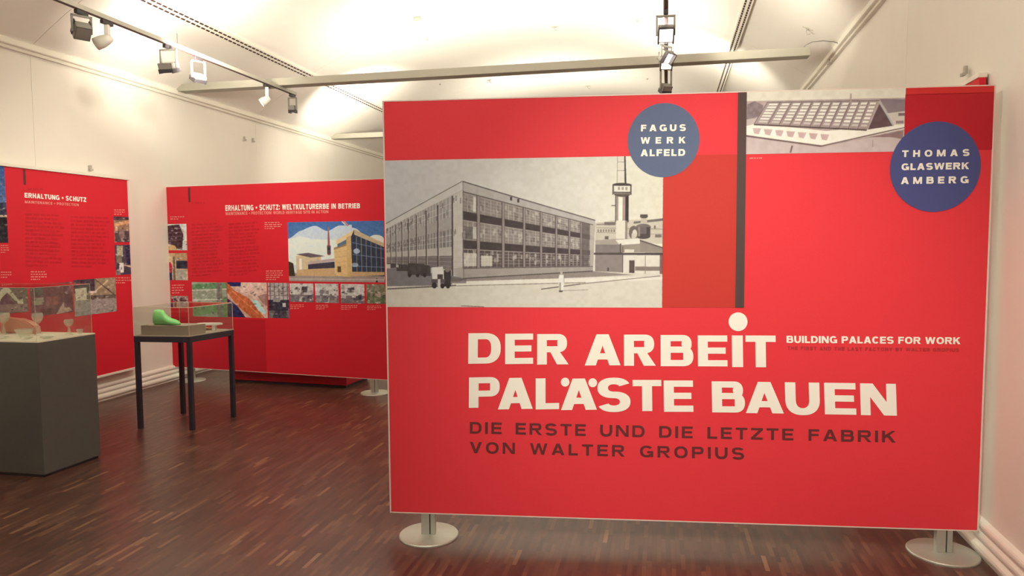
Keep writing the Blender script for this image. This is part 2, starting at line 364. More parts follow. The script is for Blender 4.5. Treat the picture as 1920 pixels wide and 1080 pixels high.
# --- block letters: every glyph is a list of convex pieces in a box w x 1
def ring(cx, cy, rx, ry, s, t, a0, a1, n=18):
    out = []; A = np.radians(np.linspace(a0, a1, n+1))
    def sp(a, rx, ry): c, d = math.cos(a), math.sin(a); k = .86; return (cx+rx*math.copysign(abs(c)**k, c), cy+ry*math.copysign(abs(d)**k, d))
    for a, b_ in zip(A, A[1:]): out.append([sp(a, rx, ry), sp(b_, rx, ry), sp(b_, rx-s, ry-t), sp(a, rx-s, ry-t)])
    return out
def rc(x0, y0, x1, y1): return [(x0, y0), (x1, y0), (x1, y1), (x0, y1)]
def glyph(c, w, s, t):
    W = w
    def bowl(y0, y1, x1):     # right-hand bowl from the stem
        h = (y1-y0)/2; r = min(h, x1*.6); cx = x1-r
        return [rc(0, y1-t, cx, y1), rc(0, y0, cx, y0+t)]+ring(cx, (y0+y1)/2, r, h, s, t, -90, 90)
    if c in 'EF':
        g = [rc(0, 0, s, 1), rc(0, 1-t, W, 1), rc(0, .5-t/2+.01, W*.94, .5+t/2+.01)]
        return g+([rc(0, 0, W, t)] if c == 'E' else [])
    if c == 'L': return [rc(0, 0, s, 1), rc(0, 0, W, t)]
    if c in 'Ii': return [rc(0, 0, s, 1)]
    if c == 'T': return [rc(0, 1-t, W, 1), rc(W/2-s/2, 0, W/2+s/2, 1)]
    if c == 'H': return [rc(0, 0, s, 1), rc(W-s, 0, W, 1), rc(0, .5-t/2, W, .5+t/2)]
    if c == 'D': return [rc(0, 0, s, 1)]+bowl(0, 1, W)
    if c == 'P': return [rc(0, 0, s, 1)]+bowl(.36, 1, W)
    if c == 'B': return [rc(0, 0, s, 1)]+bowl(.53-t*.5, 1, W*.95)+bowl(0, .53+t*.5, W)
    if c == 'R': return [rc(0, 0, s, 1)]+bowl(.40, 1, W*.97)+[[(W*.38, .40+t*.5), (W*.38+s*.95, .40+t*.5), (W*1.02, 0), (W*1.02-s*1.2, 0)]]
    if c == 'K': return [rc(0, 0, s, 1), [(s*.9, .32), (s*.9, .60), (W-s*1.15, 1), (W, 1)], [(W*.34, .52), (W*.34+s*.7, .72), (W*1.03, 0), (W*1.03-s*1.25, 0)]]
    if c == 'A':
        q = s*1.12; return [[(0, 0), (q, 0), (W/2+q*.35, 1), (W/2-q*.55, 1)], [(W, 0), (W-q, 0), (W/2-q*.35, 1), (W/2+q*.55, 1)], rc(W*.2, .19, W*.8, .19+t)]
    if c == 'V':
        q = s*1.12; return [[(0, 1), (q, 1), (W/2+q*.45, 0), (W/2-q*.5, 0)], [(W, 1), (W-q, 1), (W/2-q*.45, 0), (W/2+q*.5, 0)]]
    if c == 'W':
        q = s*.95; m_ = W/2; a = W*.27
        return [[(0, 1), (q, 1), (a+q*.45, 0), (a-q*.5, 0)], [(m_-q*.5, 1), (m_+q*.45, 1), (a+q*.5, 0), (a-q*.4, 0)], [(m_-q*.45, 1), (m_+q*.5, 1), (W-a+q*.4, 0), (W-a-q*.5, 0)], [(W, 1), (W-q, 1), (W-a-q*.45, 0), (W-a+q*.5, 0)]]
    if c == 'M': return [rc(0, 0, s*.9, 1), rc(W-s*.9, 0, W, 1), [(0, 1), (s*1.15, 1), (W/2+s*.42, 0), (W/2-s*.42, 0)], [(W, 1), (W-s*1.15, 1), (W/2-s*.42, 0), (W/2+s*.42, 0)]]
    if c == 'N': return [rc(0, 0, s*.93, 1), rc(W-s*.93, 0, W, 1), [(0, 1), (s*1.2, 1), (W, 0), (W-s*1.2, 0)]]
    if c == 'Y': return [[(0, 1), (s*1.2, 1), (W/2+s/2, .42), (W/2-s/2, .42)], [(W, 1), (W-s*1.2, 1), (W/2-s/2, .42), (W/2+s/2, .42)], rc(W/2-s/2, 0, W/2+s/2, .45)]
    if c == 'Z': return [rc(0, 1-t, W, 1), rc(0, 0, W, t), [(0, t*.9), (s*1.3, t*.9), (W, 1-t*.9), (W-s*1.3, 1-t*.9)]]
    if c == 'O': return ring(W/2, .5, W/2, .51, s, t, 0, 360, 34)
    if c == 'C': return ring(W/2, .5, W/2, .51, s, t, 38, 322, 30)
    if c == 'G': return ring(W/2, .5, W/2, .51, s, t, 40, 330, 30)+[rc(W*.55, .5-t*.75, W, .5+t*.2), rc(W-s*.8, .02, W, .5)]
    if c == 'U': return [rc(0, .45, s, 1), rc(W-s, .45, W, 1)]+ring(W/2, .46, W/2, .48, s, t*1.1, 180, 360, 20)
    if c == 'S':
        ry = (1.04+t)/4; return ring(W/2, 1.02-ry, W/2, ry, s*1.0, t, 22, 270, 22)+ring(W/2-.0, ry-.02, W/2, ry, s*1.0, t, 90, -158, 22)
    if c == '+': return [rc(0, .5-t*.45, W, .5+t*.45), rc(W/2-t*.45, .5-W/2, W/2+t*.45, .5+W/2)]
    if c == ':': return [rc(0, .08, s, .32), rc(0, .58, s, .82)]
    return []
WID = dict(E=.92, F=.88, L=.82, I=.3, i=.3, T=.98, H=1.04, D=1.06, P=1., B=1.05, R=1.08, K=1.08, A=1.15, V=1.1, W=1.55, M=1.3, N=1.1, Y=1.05, Z=.98, O=1.15, C=1.05, G=1.15, U=1.06, S=1.02)
WID['+'] = .6; WID[':'] = .3
def lettering(board, text, px, m, parent, off, s=.31, t=.2, wsc=1., name='lettering', space=.62, label=None):
    """px: TL, TR, BR, BL pixel corners of the line of capitals"""
    q = board.uv([p[0] for p in px], [p[1] for p in px]); TL, TR, BR, BL = q
    capw = np.linalg.norm((BR-BL))/((np.linalg.norm(TL-BL)+np.linalg.norm(TR-BR))/2)   # width in cap heights
    ws = [WID.get(c, 0)*wsc if c not in 'Ii:' else s*1.0 for c in text]
    n = sum(1 for c in text[:-1]); sumw = sum(w_ if c != ' ' else space*wsc for c, w_ in zip(text, ws))
    tr = (capw-sumw)/max(1, n)
    if tr < .13: k_ = (capw-.13*n)/sumw; ws = [w_*k_ for w_ in ws]; space *= k_; s *= min(1, k_*1.05); tr = .13
    polys = []; x = 0; each = []
    for c, w_ in zip(text, ws):
        st = len(polys)
        if c == ' ': x += space*wsc+tr; continue
        for pc in glyph(c, w_, s, t):
            pc = [((x+a)/capw, b_) for a, b_ in pc]
            polys.append([tuple((BL*(1-a)+BR*a)*(1-b_)+(TL*(1-a)+TR*a)*b_) for a, b_ in pc])
        x += w_+tr; each.append(polys[st:])
    if name in ('subtitle_line', 'lettering', 'english_title'): o = letters(board, name, each, m, parent, off)
    else: o = flat(board, name, polys, m, parent, off); o['kind'] = 'stuff'
    if label: o['label'] = label
    return o
def letters(board, name, each, m, parent, off):
    e = bpy.data.objects.new(name, None); COL.objects.link(e); e.parent = parent; e.empty_display_size = .02
    for ps in each:
        o = flat(board, 'letter', ps, m, parent, off); o.parent = e
    return e
def boxed(board, glyphs, m, parent, off, name, label):
    """glyphs: (char, x0, x1, ytop, ybottom) measured one by one"""
    each = []
    for c, x0, x1, y0, y1 in glyphs:
        polys = []
        TL, TR, BR, BL = board.uv([x0, x1, x1, x0], [y0, y0, y1, y1]); Wd = np.linalg.norm(BR-BL)/np.linalg.norm(TL-BL)
        if c == 'o': ps = [[(.5+.5*math.cos(a), .5+.5*math.sin(a)) for a in np.linspace(0, 2*math.pi, 40)[:-1]]]
        elif c in 'iI': ps = [rc(0, 0, 1, 1)]
        else: ps = [[(a/Wd, b_) for a, b_ in pc] for pc in glyph(c, Wd, .315, .2)]
        for pc in ps: polys.append([tuple((BL*(1-a)+BR*a)*(1-b_)+(TL*(1-a)+TR*a)*b_) for a, b_ in pc])
        each.append(polys)
    o = letters(board, name, each, m, parent, off); o['label'] = label; return o
def lines_print(board, x0, y0, x1, y1, n, m, parent, off, frac=.45, dy1=0, label=None, name='caption'):
    """ragged lines of small type too fine to read, as printed bars"""
    polys = []
    for k in range(n):
        y = y0+(y1-y0)*(k+.5)/n; h = (y1-y0)/n*frac/2; xe = x1-(x1-x0)*random.random()*.22 if k < n-1 else x0+(x1-x0)*.55
        x = x0
        while x < xe-1:
            ww = min(random.uniform(.06, .2)*(x1-x0), xe-x); f0 = (x-x0)/(x1-x0); f1 = (x+ww-x0)/(x1-x0)
            polys.append([tuple(p) for p in board.uv([x, x+ww, x+ww, x], [y-h+dy1*f0, y-h+dy1*f1, y+h+dy1*f1, y+h+dy1*f0])]); x += ww+.02*(x1-x0)+.8
    o = flat(board, name, polys, m, parent, off); o['kind'] = 'stuff'
    if label: o['label'] = label
    return o
# --- painted photographs: a fine grid of vertices with colours mixed in code
class Art:
    def __init__(s, px, res=1.):     # px: TL TR BR BL
        s.px = np.array(px, float); W = max(abs(px[1][0]-px[0][0]), 3); H = max(abs(px[3][1]-px[0][1]), 3)
        s.nx, s.ny = int(W*res)+2, int(H*res)+2; S = s.S = 3
        a = (np.arange(s.nx*S)+.5)/(s.nx*S); b_ = (np.arange(s.ny*S)+.5)/(s.ny*S); A, B = np.meshgrid(a, b_)
        q = s.px; s.X = (q[0, 0]*(1-A)+q[1, 0]*A)*(1-B)+(q[3, 0]*(1-A)+q[2, 0]*A)*B; s.Y = (q[0, 1]*(1-A)+q[1, 1]*A)*(1-B)+(q[3, 1]*(1-A)+q[2, 1]*A)*B
        s.im = np.zeros(s.X.shape+(3,)); s.A, s.B = A, B
    def fill(s, c): s.im[:] = c; return s
    def put(s, m, c, al=1.): s.im[m] = s.im[m]*(1-al)+np.array(c, float)*al
    def poly(s, pts, c, al=1.):
        xs = [p[0] for p in pts]; ys = [p[1] for p in pts]
        bb = (s.X >= min(xs)) & (s.X <= max(xs)) & (s.Y >= min(ys)) & (s.Y <= max(ys))
        if not bb.any(): return s
        r, c_ = np.where(bb); r0, r1, c0, c1 = r.min(), r.max()+1, c_.min(), c_.max()+1
        X, Y = s.X[r0:r1, c0:c1], s.Y[r0:r1, c0:c1]; ins = np.zeros(X.shape, bool); n = len(pts)
        for i in range(n):
            xa, ya = pts[i]; xb, yb = pts[(i+1) % n]
            if ya == yb: continue
            ins ^= ((ya > Y) != (yb > Y)) & (X < (xb-xa)*(Y-ya)/(yb-ya)+xa)
        sub = s.im[r0:r1, c0:c1]; sub[ins] = sub[ins]*(1-al)+np.array(c, float)*al; return s
    def rect(s, x0, y0, x1, y1, c, al=1.): return s.poly([(x0, y0), (x1, y0), (x1, y1), (x0, y1)], c, al)
    def line(s, x0, y0, x1, y1, w, c, al=1.):
        dx, dy = x1-x0, y1-y0; l = math.hypot(dx, dy) or 1; nx, ny = -dy/l*w/2, dx/l*w/2
        return s.poly([(x0+nx, y0+ny), (x1+nx, y1+ny), (x1-nx, y1-ny), (x0-nx, y0-ny)], c, al)
    def ell(s, cx, cy, rx, ry, c, al=1.): s.put(((s.X-cx)/rx)**2+((s.Y-cy)/ry)**2 < 1, c, al); return s
    def gradv(s, c0, c1): s.im[:] = np.array(c0)*(1-s.B[..., None])+np.array(c1)*s.B[..., None]; return s
    def cloud(s, amp, cell, mask=None, seed=0):
        r = np.random.default_rng(seed); gx = int((s.X.max()-s.X.min())/cell)+3; gy = int((s.Y.max()-s.Y.min())/cell)+3; g = r.random((gy, gx))
        u = (s.X-s.X.min())/cell; v = (s.Y-s.Y.min())/cell; i = u.astype(int); j = v.astype(int); fu = u-i; fv = v-j; fu = fu*fu*(3-2*fu); fv = fv*fv*(3-2*fv)
        n = (g[j, i]*(1-fu)+g[j, i+1]*fu)*(1-fv)+(g[j+1, i]*(1-fu)+g[j+1, i+1]*fu)*fv
        d = ((n-.5)*2*amp)[..., None]
        if mask is not None: d = d*mask[..., None]
        s.im = s.im+d; return n
    def grain(s, a, seed=1):
        s.im = s.im+np.random.default_rng(seed).normal(0, a, s.X.shape)[..., None]; return s
    def build(s, board, name, parent, off, L=(1.1, .93, .72), label=None, rect=True):
        S = s.S; im = np.clip(s.im, 0, 255).reshape(s.ny, S, s.nx, S, 3).mean((1, 3))
        col = np.clip(lin(im)/np.array(L), 0, .9); nx, ny = s.nx, s.ny
        c = board.uv(s.px[:, 0], s.px[:, 1])
        if rect: u0, u1, v1, v0 = (c[0, 0]+c[3, 0])/2, (c[1, 0]+c[2, 0])/2, (c[0, 1]+c[1, 1])/2, (c[2, 1]+c[3, 1])/2; c = np.array([(u0, v1), (u1, v1), (u1, v0), (u0, v0)])
        c = board.clampuv(c)
        A, B = np.meshgrid(np.linspace(0, 1, nx), np.linspace(0, 1, ny)); A = A[..., None]; B = B[..., None]
        P = board.world((c[0]*(1-A)+c[1]*A)*(1-B)+(c[3]*(1-A)+c[2]*A)*B, off).reshape(-1, 3)
        inv = np.array(parent.matrix_world.inverted()); P = P@inv[:3, :3].T+inv[:3, 3]
        me = bpy.data.meshes.new(name); i = np.arange(nx*ny).reshape(ny, nx); fq = np.stack([i[1:, :-1], i[1:, 1:], i[:-1, 1:], i[:-1, :-1]], -1).reshape(-1, 4)
        me.vertices.add(nx*ny); me.vertices.foreach_set('co', P.astype(np.float32).ravel()); nf = len(fq)
        me.loops.add(nf*4); me.loops.foreach_set('vertex_index', fq.ravel().astype(np.int32)); me.polygons.add(nf); me.polygons.foreach_set('loop_start', np.arange(0, nf*4, 4, dtype=np.int32))
        me.update(calc_edges=True); ca = me.color_attributes.new('ink', 'FLOAT_COLOR', 'POINT')
        ca.data.foreach_set('color', np.concatenate([col.reshape(-1, 3), np.ones((nx*ny, 1))], 1).astype(np.float32).ravel())
        me.materials.append(M['photo']); o = bpy.data.objects.new(name, me); COL.objects.link(o); o.parent = parent
        if label: o['label'] = label
        return o
m = bpy.data.materials.new('photo_print'); m.use_nodes = True; nt = m.node_tree; at = nt.nodes.new('ShaderNodeAttribute'); at.attribute_name = 'ink'
nt.links.new(at.outputs['Color'], nt.nodes['Principled BSDF'].inputs['Base Color']); nt.nodes['Principled BSDF'].inputs['Roughness'].default_value = .6; nt.nodes['Principled BSDF'].inputs['Specular IOR Level'].default_value = .3; M['photo'] = m

# ------------------------------------------------------------------ freestanding panels
def local_frame(t, O, d):
    bpy.context.view_layer.update()
def stand_panel(t, w, z0, z1, posts, red='red'):
    """local frame: x along the board, -y towards the viewer"""
    bm = bx(0, 0, z0, w, .036, z1, bev=.0015); bd = obj('board', bm, M[red], t)
    e = bmesh.new()
    box(e, -.007, -.001, z0-.004, 0, .038, z1+.004); box(e, w, -.001, z0-.004, w+.007, .038, z1+.004)
    box(e, -.007, -.001, z1, w+.007, .038, z1+.005); box(e, -.007, -.001, z0-.005, w+.007, .038, z0)
    fr = obj('edge_frame', e, M['edge'], t); fr['label'] = 'thin pale edge strip around the board'
    for s_, r_ in posts:
        b_ = obj('base_plate', lathe(bmesh.new(), [(0, 0), (r_, 0), (r_, .006), (r_-.004, .01), (0, .01)], 48, (s_, .018, 0)), M['alu'], t)
        p_ = bmesh.new(); box(p_, s_-.036, .003, .01, s_+.006, .033, z0-.004, bev=.002); box(p_, s_+.012, .003, .01, s_+.036, .033, z0-.004, bev=.002); box(p_, s_+.004, .012, .01, s_+.014, .024, z0-.004)
        obj('post', p_, M['alu'], t)
        q_ = bmesh.new(); box(q_, s_+.0055, .006, .012, s_+.0125, .0125, z0-.006); g_ = obj('post_groove', q_, M['dark'], t); g_['label'] = 'dark groove in the steel post'

a = -.1091; dm = (math.cos(a), -math.sin(a)); Om = (-1.3298, 3.2992); WM = 2.8267
T1 = thing('title_panel', 'large freestanding red title panel with a factory photograph, two blue discs and white lettering', 'display panel', (Om[0], Om[1], 0), -a)
bpy.context.view_layer.update()
stand_panel(T1, WM, .1244, 2.1882, [(.190, .152), (2.685, .155)])
ta = -.0142
BM = Board('m', Om, dm, .1244, 2.1882, WM, (-1.2972, 3.1937), (math.cos(ta), -math.sin(ta)), .1427, 2.2013, 2.8816)
O1, O2_, O3 = .0012, .0022, .0034
flat(BM, 'dark_red_field', [sq(BM, 1254, 285, 1397, 580)], M['f1'] if 'f1' in M else M.setdefault('f1', mat('printed_overlay_red', (.56, .042, .034), .62, spec=.3, noise=.04, scale=120)), T1, O1)['label'] = 'darker red rectangle between the photograph and the dark stripe'
flat(BM, 'dark_red_field', [sq(BM, 1702, 180, 1864, 285)], M['red2'], T1, O1)['label'] = 'deeper red rectangle in the top corner'
flat(BM, 'red_strip', [sq(BM, 1702, 160, 1864, 181)], mat('printed_red_strip', (.68, .03, .034), .62, spec=.3), T1, O1)
flat(BM, 'dark_stripe', [[tuple(q) for q in BM.clampuv(quadpx(BM, [(1393, 160), (1409.5, 160), (1414, 580), (1397, 580)]))]], M['black'], T1, O3)['label'] = 'upright blackish brown stripe'

# factory photograph
A = Art([(719, 302), (1255, 286.5), (1255, 579), (723, 577.5)], 1.15)
u = (A.X-720)/535
A.im[:] = np.array([208, 198, 190])*(1-u[..., None])+np.array([232, 219, 190])*u[..., None]; A.cloud(5, 60, seed=3)
# distant works on the right
A.poly([(1128, 416), (1168, 410), (1255, 408), (1255, 455), (1128, 455)], (205, 190, 165))
A.poly([(1200, 413), (1255, 406), (1255, 411), (1200, 417)], (120, 108, 98))
A.line(1130, 419, 1167, 417, 2, (140, 125, 110)).line(1130, 425, 1255, 427, 1.2, (150, 136, 118)).rect(1145, 414, 1166, 420, (120, 106, 96))
for x in range(1132, 1166, 5): A.rect(x, 428, x+3, 433, (140, 124, 108))
A.rect(1146, 441, 1153, 447, (110, 96, 86)).rect(1240, 436, 1252, 443, (125, 112, 100)).rect(1238, 420, 1241, 426, (110, 96, 86)).line(1130, 434, 1255, 437, 1.4, (170, 154, 134))
# chimney
A.rect(1168.5, 286, 1184.5, 342, (226, 212, 188)).poly([(1181.5, 286), (1184, 286), (1186, 342), (1182.5, 342)], (72, 58, 54)).line(1169, 286, 1168.4, 342, 1, (150, 136, 122))
for y in (300, 316): A.line(1169, y, 1182, y, 1, (150, 136, 122))
A.rect(1165, 364, 1171, 414, (160, 142, 124)).rect(1171, 364, 1179, 414, (240, 226, 202)).rect(1179, 364, 1184, 414, (168, 142, 128)).rect(1184, 364, 1190.5, 414, (66, 52, 50)).line(1166, 364, 1166, 414, 1.4, (90, 76, 68))
A.ell(1178, 361, 15, 5, (95, 82, 74)).rect(1160, 343, 1195, 361, (130, 116, 102)).ell(1177.5, 343, 17.5, 3.5, (78, 66, 60)).rect(1163, 345, 1193, 356, (232, 220, 196)).line(1160.5, 342, 1160.5, 362, 1.6, (70, 58, 54)).line(1194.5, 342, 1194.5, 362, 2, (70, 58, 54)).rect(1162, 356.5, 1194, 358.5, (110, 96, 88))
for x in (1170, 1177, 1184): A.rect(x, 347, x+4, 353, (130, 112, 100), .6)
A.line(1158, 382.5, 1165, 382.5, 1.6, (80, 66, 60))
A.rect(1167, 411, 1188, 447, (228, 214, 188)).rect(1184, 411, 1188.5, 447, (150, 134, 118))
# tank and pipe
A.rect(1213, 402, 1225, 420, (200, 184, 160)).ell(1219, 403, 7.5, 3.5, (88, 76, 70)).rect(1212, 399, 1226, 404, (92, 80, 72)).ell(1218, 423, 14, 6, (120, 106, 98)).rect(1204, 423, 1231, 441, (112, 98, 92)).ell(1218, 441, 13, 5, (84, 70, 66)).rect(1208, 423, 1212, 441, (148, 132, 120)).rect(1224, 423, 1231, 442, (78, 66, 62))
A.ell(1200, 434, 9, 13, (112, 98, 88)).ell(1202, 436, 4.5, 8, (214, 200, 174)).rect(1196, 436, 1204, 446, (205, 190, 165))
A.poly([(1128, 449), (1166, 446), (1212, 446), (1212, 455), (1175, 458), (1128, 458)], (172, 156, 138)).poly([(1166, 448), (1211, 445), (1212, 455), (1174, 458)], (232, 220, 196))
A.poly([(1212, 447), (1255, 462), (1255, 476), (1212, 476)], (150, 134, 118)).line(1212, 449, 1255, 463, 2.5, (98, 84, 76)).poly([(1174, 458), (1212, 455), (1212, 476), (1174, 476)], (158, 142, 124)).rect(1183, 466, 1201, 473, (224, 210, 186))
A.rect(1128, 457, 1174, 512, (134, 120, 112)).rect(1128, 475, 1180, 513, (146, 130, 120)).rect(1174, 455, 1177, 476, (100, 86, 78))
A.rect(1180, 477, 1255, 516, (228, 214, 190)).rect(1203, 499, 1255, 507, (140, 122, 110)).rect(1192, 487, 1202, 513, (92, 76, 70)).line(1222, 478, 1222, 518, 1.5, (150, 134, 118)).rect(1249, 477, 1255, 513, (130, 98, 88)).line(1180, 460, 1180, 512, 1.5, (100, 86, 80))
A.poly([(1100, 473), (1255, 471.5), (1255, 477), (1100, 476.5)], (86, 72, 68)).line(1180, 472.5, 1255, 471.5, 1, (200, 184, 160)).rect(1151, 501, 1154, 508, (90, 76, 70))
# ground
gm = A.Y > 515-(A.X-860)*.006
A.poly([(719, 500), (850, 508), (880, 521), (1123, 508), (1255, 514), (1255, 580), (719, 580)], (222, 208, 184))
A.poly([(719, 500), (820, 506), (880, 524), (845, 536), (719, 538)], (134, 124, 120)).poly([(870, 521), (1123, 508), (1200, 515), (1130, 519), (880, 530)], (150, 134, 122)).poly([(848, 529), (1000, 524), (1150, 520), (1255, 519), (1255, 524), (1000, 533), (860, 540)], (236, 222, 198))
A.line(723, 543, 860, 536, 2.5, (110, 98, 92)).line(860, 537, 1110, 530, 1.6, (150, 134, 118)).line(1025, 543, 1100, 533, 2, (112, 96, 86)).line(1100, 533, 1250, 517, 1.6, (140, 122, 106)).line(1060, 546, 1115, 544, 1.4, (176, 158, 136))
A.line(870, 575, 915, 577, 1.6, (120, 104, 94))
# left facade
def yt(x): return 421+(339-421)*(x-720)/(873-720)
def yb(x): return 501+(523-501)*max(0, (x-720))/(873-720)*.9
def LF(x, f): return (x, yt(x)+(yb(x)-yt(x))*f)
A.poly([LF(719, 0), LF(875, 0), LF(875, 1), LF(719, 1)], (196, 184, 170))
cols = [719, 730.7, 741, 753, 766, 781.8, 801.3, 824.3, 853, 874]
for x0, x1 in zip(cols, cols[1:]):
    for f0, f1, c in ((.10, .33, (170, 158, 148)), (.33, .47, (176, 162, 152)), (.47, .67, (146, 134, 126)), (.67, .77, (198, 184, 168)), (.77, .93, (128, 114, 108))):
        if x0 > 850: c = {(.10): (205, 192, 176)}.get(f0, (206, 192, 174))
        A.poly([LF(x0+1, f0), LF(x1, f0), LF(x1, f1), LF(x0+1, f1)], c)
    n = 4 if x1-x0 > 18 else 2
    for f0, f1 in ((.10, .33), (.47, .67)):
        for k in range(n):
            xa = x0+(x1-x0)*(k+.2)/n; A.poly([LF(xa, f0), LF(xa+1.2, f0), LF(xa+1.2, f1), LF(xa, f1)], (218, 206, 190), .8)
        for k in range(1, 3): A.line(*LF(x0, f0+(f1-f0)*k/3), *LF(x1, f0+(f1-f0)*k/3), 1, (214, 202, 188), .8)
        for k in range(3):
            xa = random.uniform(x0+1, x1-2); ff = random.uniform(f0, f1-.06); A.poly([LF(xa, ff), LF(xa+2, ff), LF(xa+2, ff+.06), LF(xa, ff+.06)], (110, 98, 92), .7)
    for k in range(3): A.line(*LF(x0, .79+.05*k), *LF(x1, .79+.05*k), 1, (180, 166, 152), .6)
for x in cols[1:-1]: wd = 1.3+(x-720)*.012; A.poly([LF(x-wd/2, .13 if x < 850 else .10), LF(x+wd/2, .13 if x < 850 else .10), LF(x+wd/2, 1), LF(x-wd/2, 1)], (84, 70, 66)); A.line(x+wd*.8, LF(x, .15)[1], x+wd*.8, LF(x, .95)[1], 1, (224, 210, 192), .7)
A.poly([LF(719, 0), LF(875, 0), LF(875, .085), LF(719, .12)], (214, 202, 188)); A.line(719, 421, 873, 339, 1.6, (130, 118, 110))
A.poly([(855, 503), (875, 501), (876, 522), (858, 519)], (180, 166, 152))
# right facade
def RT(x): return 339+(411-339)*(x-873)/(1128-873)
def RB(x): return 522+(508-522)*(x-873)/(1123-873)
def RF(x, f): return (x, RT(x)+(RB(x)-RT(x))*f)
A.poly([RF(873, 0), RF(1128, 0), RF(1124, 1), RF(873, 1)], (150, 136, 126))
pc = [873, 903.8, 952, 992.5, 1025, 1054, 1079, 1101, 1124]
R2 = random.Random(5)
for k, (x0, x1) in enumerate(zip(pc, pc[1:])):
    A.poly([RF(x0, .11), RF(x1, .11), RF(x1, .90), RF(x0, .90)], (132, 118, 110))
    nb = 4 if x1-x0 > 35 else 3
    for f0, f1 in ((.12, .305), (.40, .60), (.70, .89)):
        base = (150, 136, 124) if f0 < .6 else (96, 82, 76)
        A.poly([RF(x0, f0), RF(x1, f0), RF(x1, f1), RF(x0, f1)], base)
        for j in range(10):
            xa = R2.uniform(x0+1, x1-5); fa = R2.uniform(f0, f1-.06); g = R2.choice([(176, 160, 146), (120, 106, 98), (204, 190, 172), (108, 94, 88)]); A.poly([RF(xa, fa), RF(xa+4, fa), RF(xa+4, fa+.05), RF(xa, fa+.05)], g, .6)
        for j in range(1, nb): xa = x0+(x1-x0)*j/nb; A.line(*RF(xa, f0), *RF(xa, f1), 1, (206, 192, 174), .75)
        for j in range(1, 5): A.line(*RF(x0, f0+(f1-f0)*j/5), *RF(x1, f0+(f1-f0)*j/5), .9, (196, 182, 166), .6)
        A.line(*RF(x0, f0), *RF(x1, f0), 1.2, (188, 172, 156))
    for f0, f1 in ((.305, .395), (.605, .695)): A.poly([RF(x0, f0), RF(x1, f0), RF(x1, f1), RF(x0, f1)], (78, 64, 62))
A.poly([RF(875, .74), RF(903, .74), RF(903, .88), RF(875, .88)], (236, 222, 198), .75).poly([RF(909, .76), RF(931, .76), RF(931, .88), RF(909, .88)], (232, 218, 194), .8).poly([RF(894, .13), RF(899, .13), RF(899, .29), RF(894, .29)], (236, 226, 206), .8).poly([RF(893, .45), RF(900, .45), RF(900, .58), RF(893, .58)], (226, 214, 196), .7)
A.poly([RF(878, .46), RF(893, .46), RF(893, .59), RF(878, .59)], (90, 78, 74), .5).poly([RF(1101, .1), RF(1118, .1), RF(1116, .9), RF(1101, .9)], (104, 90, 84), .8).poly([RF(1118, .05), RF(1128, .05), RF(1124, 1), RF(1118, 1)], (190, 174, 156), .9)
for x in pc[1:-1]:
    wd = 6-(x-900)*.016; A.poly([RF(x-wd/2, .11), RF(x+wd/2, .11), RF(x+wd/2, .91), RF(x-wd/2, .91)], (158, 142, 132)); A.line(*RF(x-wd/2, .11), *RF(x-wd/2, .91), 1.4, (84, 70, 66)); A.line(*RF(x+wd/2, .11), *RF(x+wd/2, .91), .8, (104, 90, 84))
A.poly([RF(873, 0), RF(1128, 0), RF(1128, .09), RF(873, .10)], (188, 176, 164)); A.line(873, 339.5, 1128, 411, 2, (92, 80, 76)); A.line(*RF(873, .105), *RF(1124, .10), 1.4, (100, 86, 80))
for x in (965, 979): A.rect(x, RF(x, .01)[1]+1, x+4, RF(x, .05)[1]+2, (80, 68, 62))
A.poly([RF(873, .90), RF(1124, .91), RF(1124, 1), RF(873, 1)], (170, 156, 142)); A.line(*RF(873, .90), *RF(1124, .91), 1.4, (96, 82, 76)); A.line(*RF(873, 1.005), *RF(1124, 1.0), 2, (90, 78, 72)); A.line(873.5, 340, 875, 520, 1, (120, 106, 98))
# lorries
for x0, x1, y0, y1 in ((722, 742, 494, 503), (742, 765, 496, 509), (764, 800, 494, 516), (790, 810, 497, 518)): A.poly([(x0, y0+3), (x0+3, y0), (x1-3, y0+1), (x1, y0+5), (x1, y1), (x0, y1)], (76, 66, 64), .92)
A.rect(721, 496, 730, 504, (214, 202, 186)).rect(741, 497, 746, 502, (190, 178, 164))
for x in (768, 784, 798): A.ell(x, 517, 3.5, 3.5, (60, 50, 48))
A.poly([(812, 502), (834, 500), (836, 524), (813, 524)], (232, 220, 204)).rect(823, 515, 834, 524, (84, 72, 70)).rect(836, 507, 850, 538, (66, 54, 54)).ell(843, 506, 5, 5, (140, 122, 112)).rect(811, 524, 838, 531, (96, 84, 82)).ell(817, 536, 5, 6, (56, 46, 46)).ell(833, 537, 4, 5, (60, 50, 50)).ell(844, 537, 4, 5, (60, 50, 50)).rect(824, 524, 829, 542, (218, 206, 192))
A.poly([(850, 520), (880, 524), (880, 532), (848, 532)], (110, 96, 90), .7)
# walker in white
A.ell(1064, 511.5, 2.2, 3, (196, 178, 158)).poly([(1060, 515), (1068, 515), (1070, 528), (1067, 545), (1060, 545), (1058, 528)], (238, 226, 206)).rect(1060, 530, 1063, 546, (170, 152, 134)).ell(1063, 547, 4, 1.6, (84, 70, 62)).line(1069, 518, 1069, 530, 1, (150, 132, 116))
A.cloud(5, 7, seed=8); A.grain(5); A.build(BM, 'factory_photograph', T1, O1, L=(1.12, .96, .76), label='sepia photograph of a glass-walled factory with chimney')

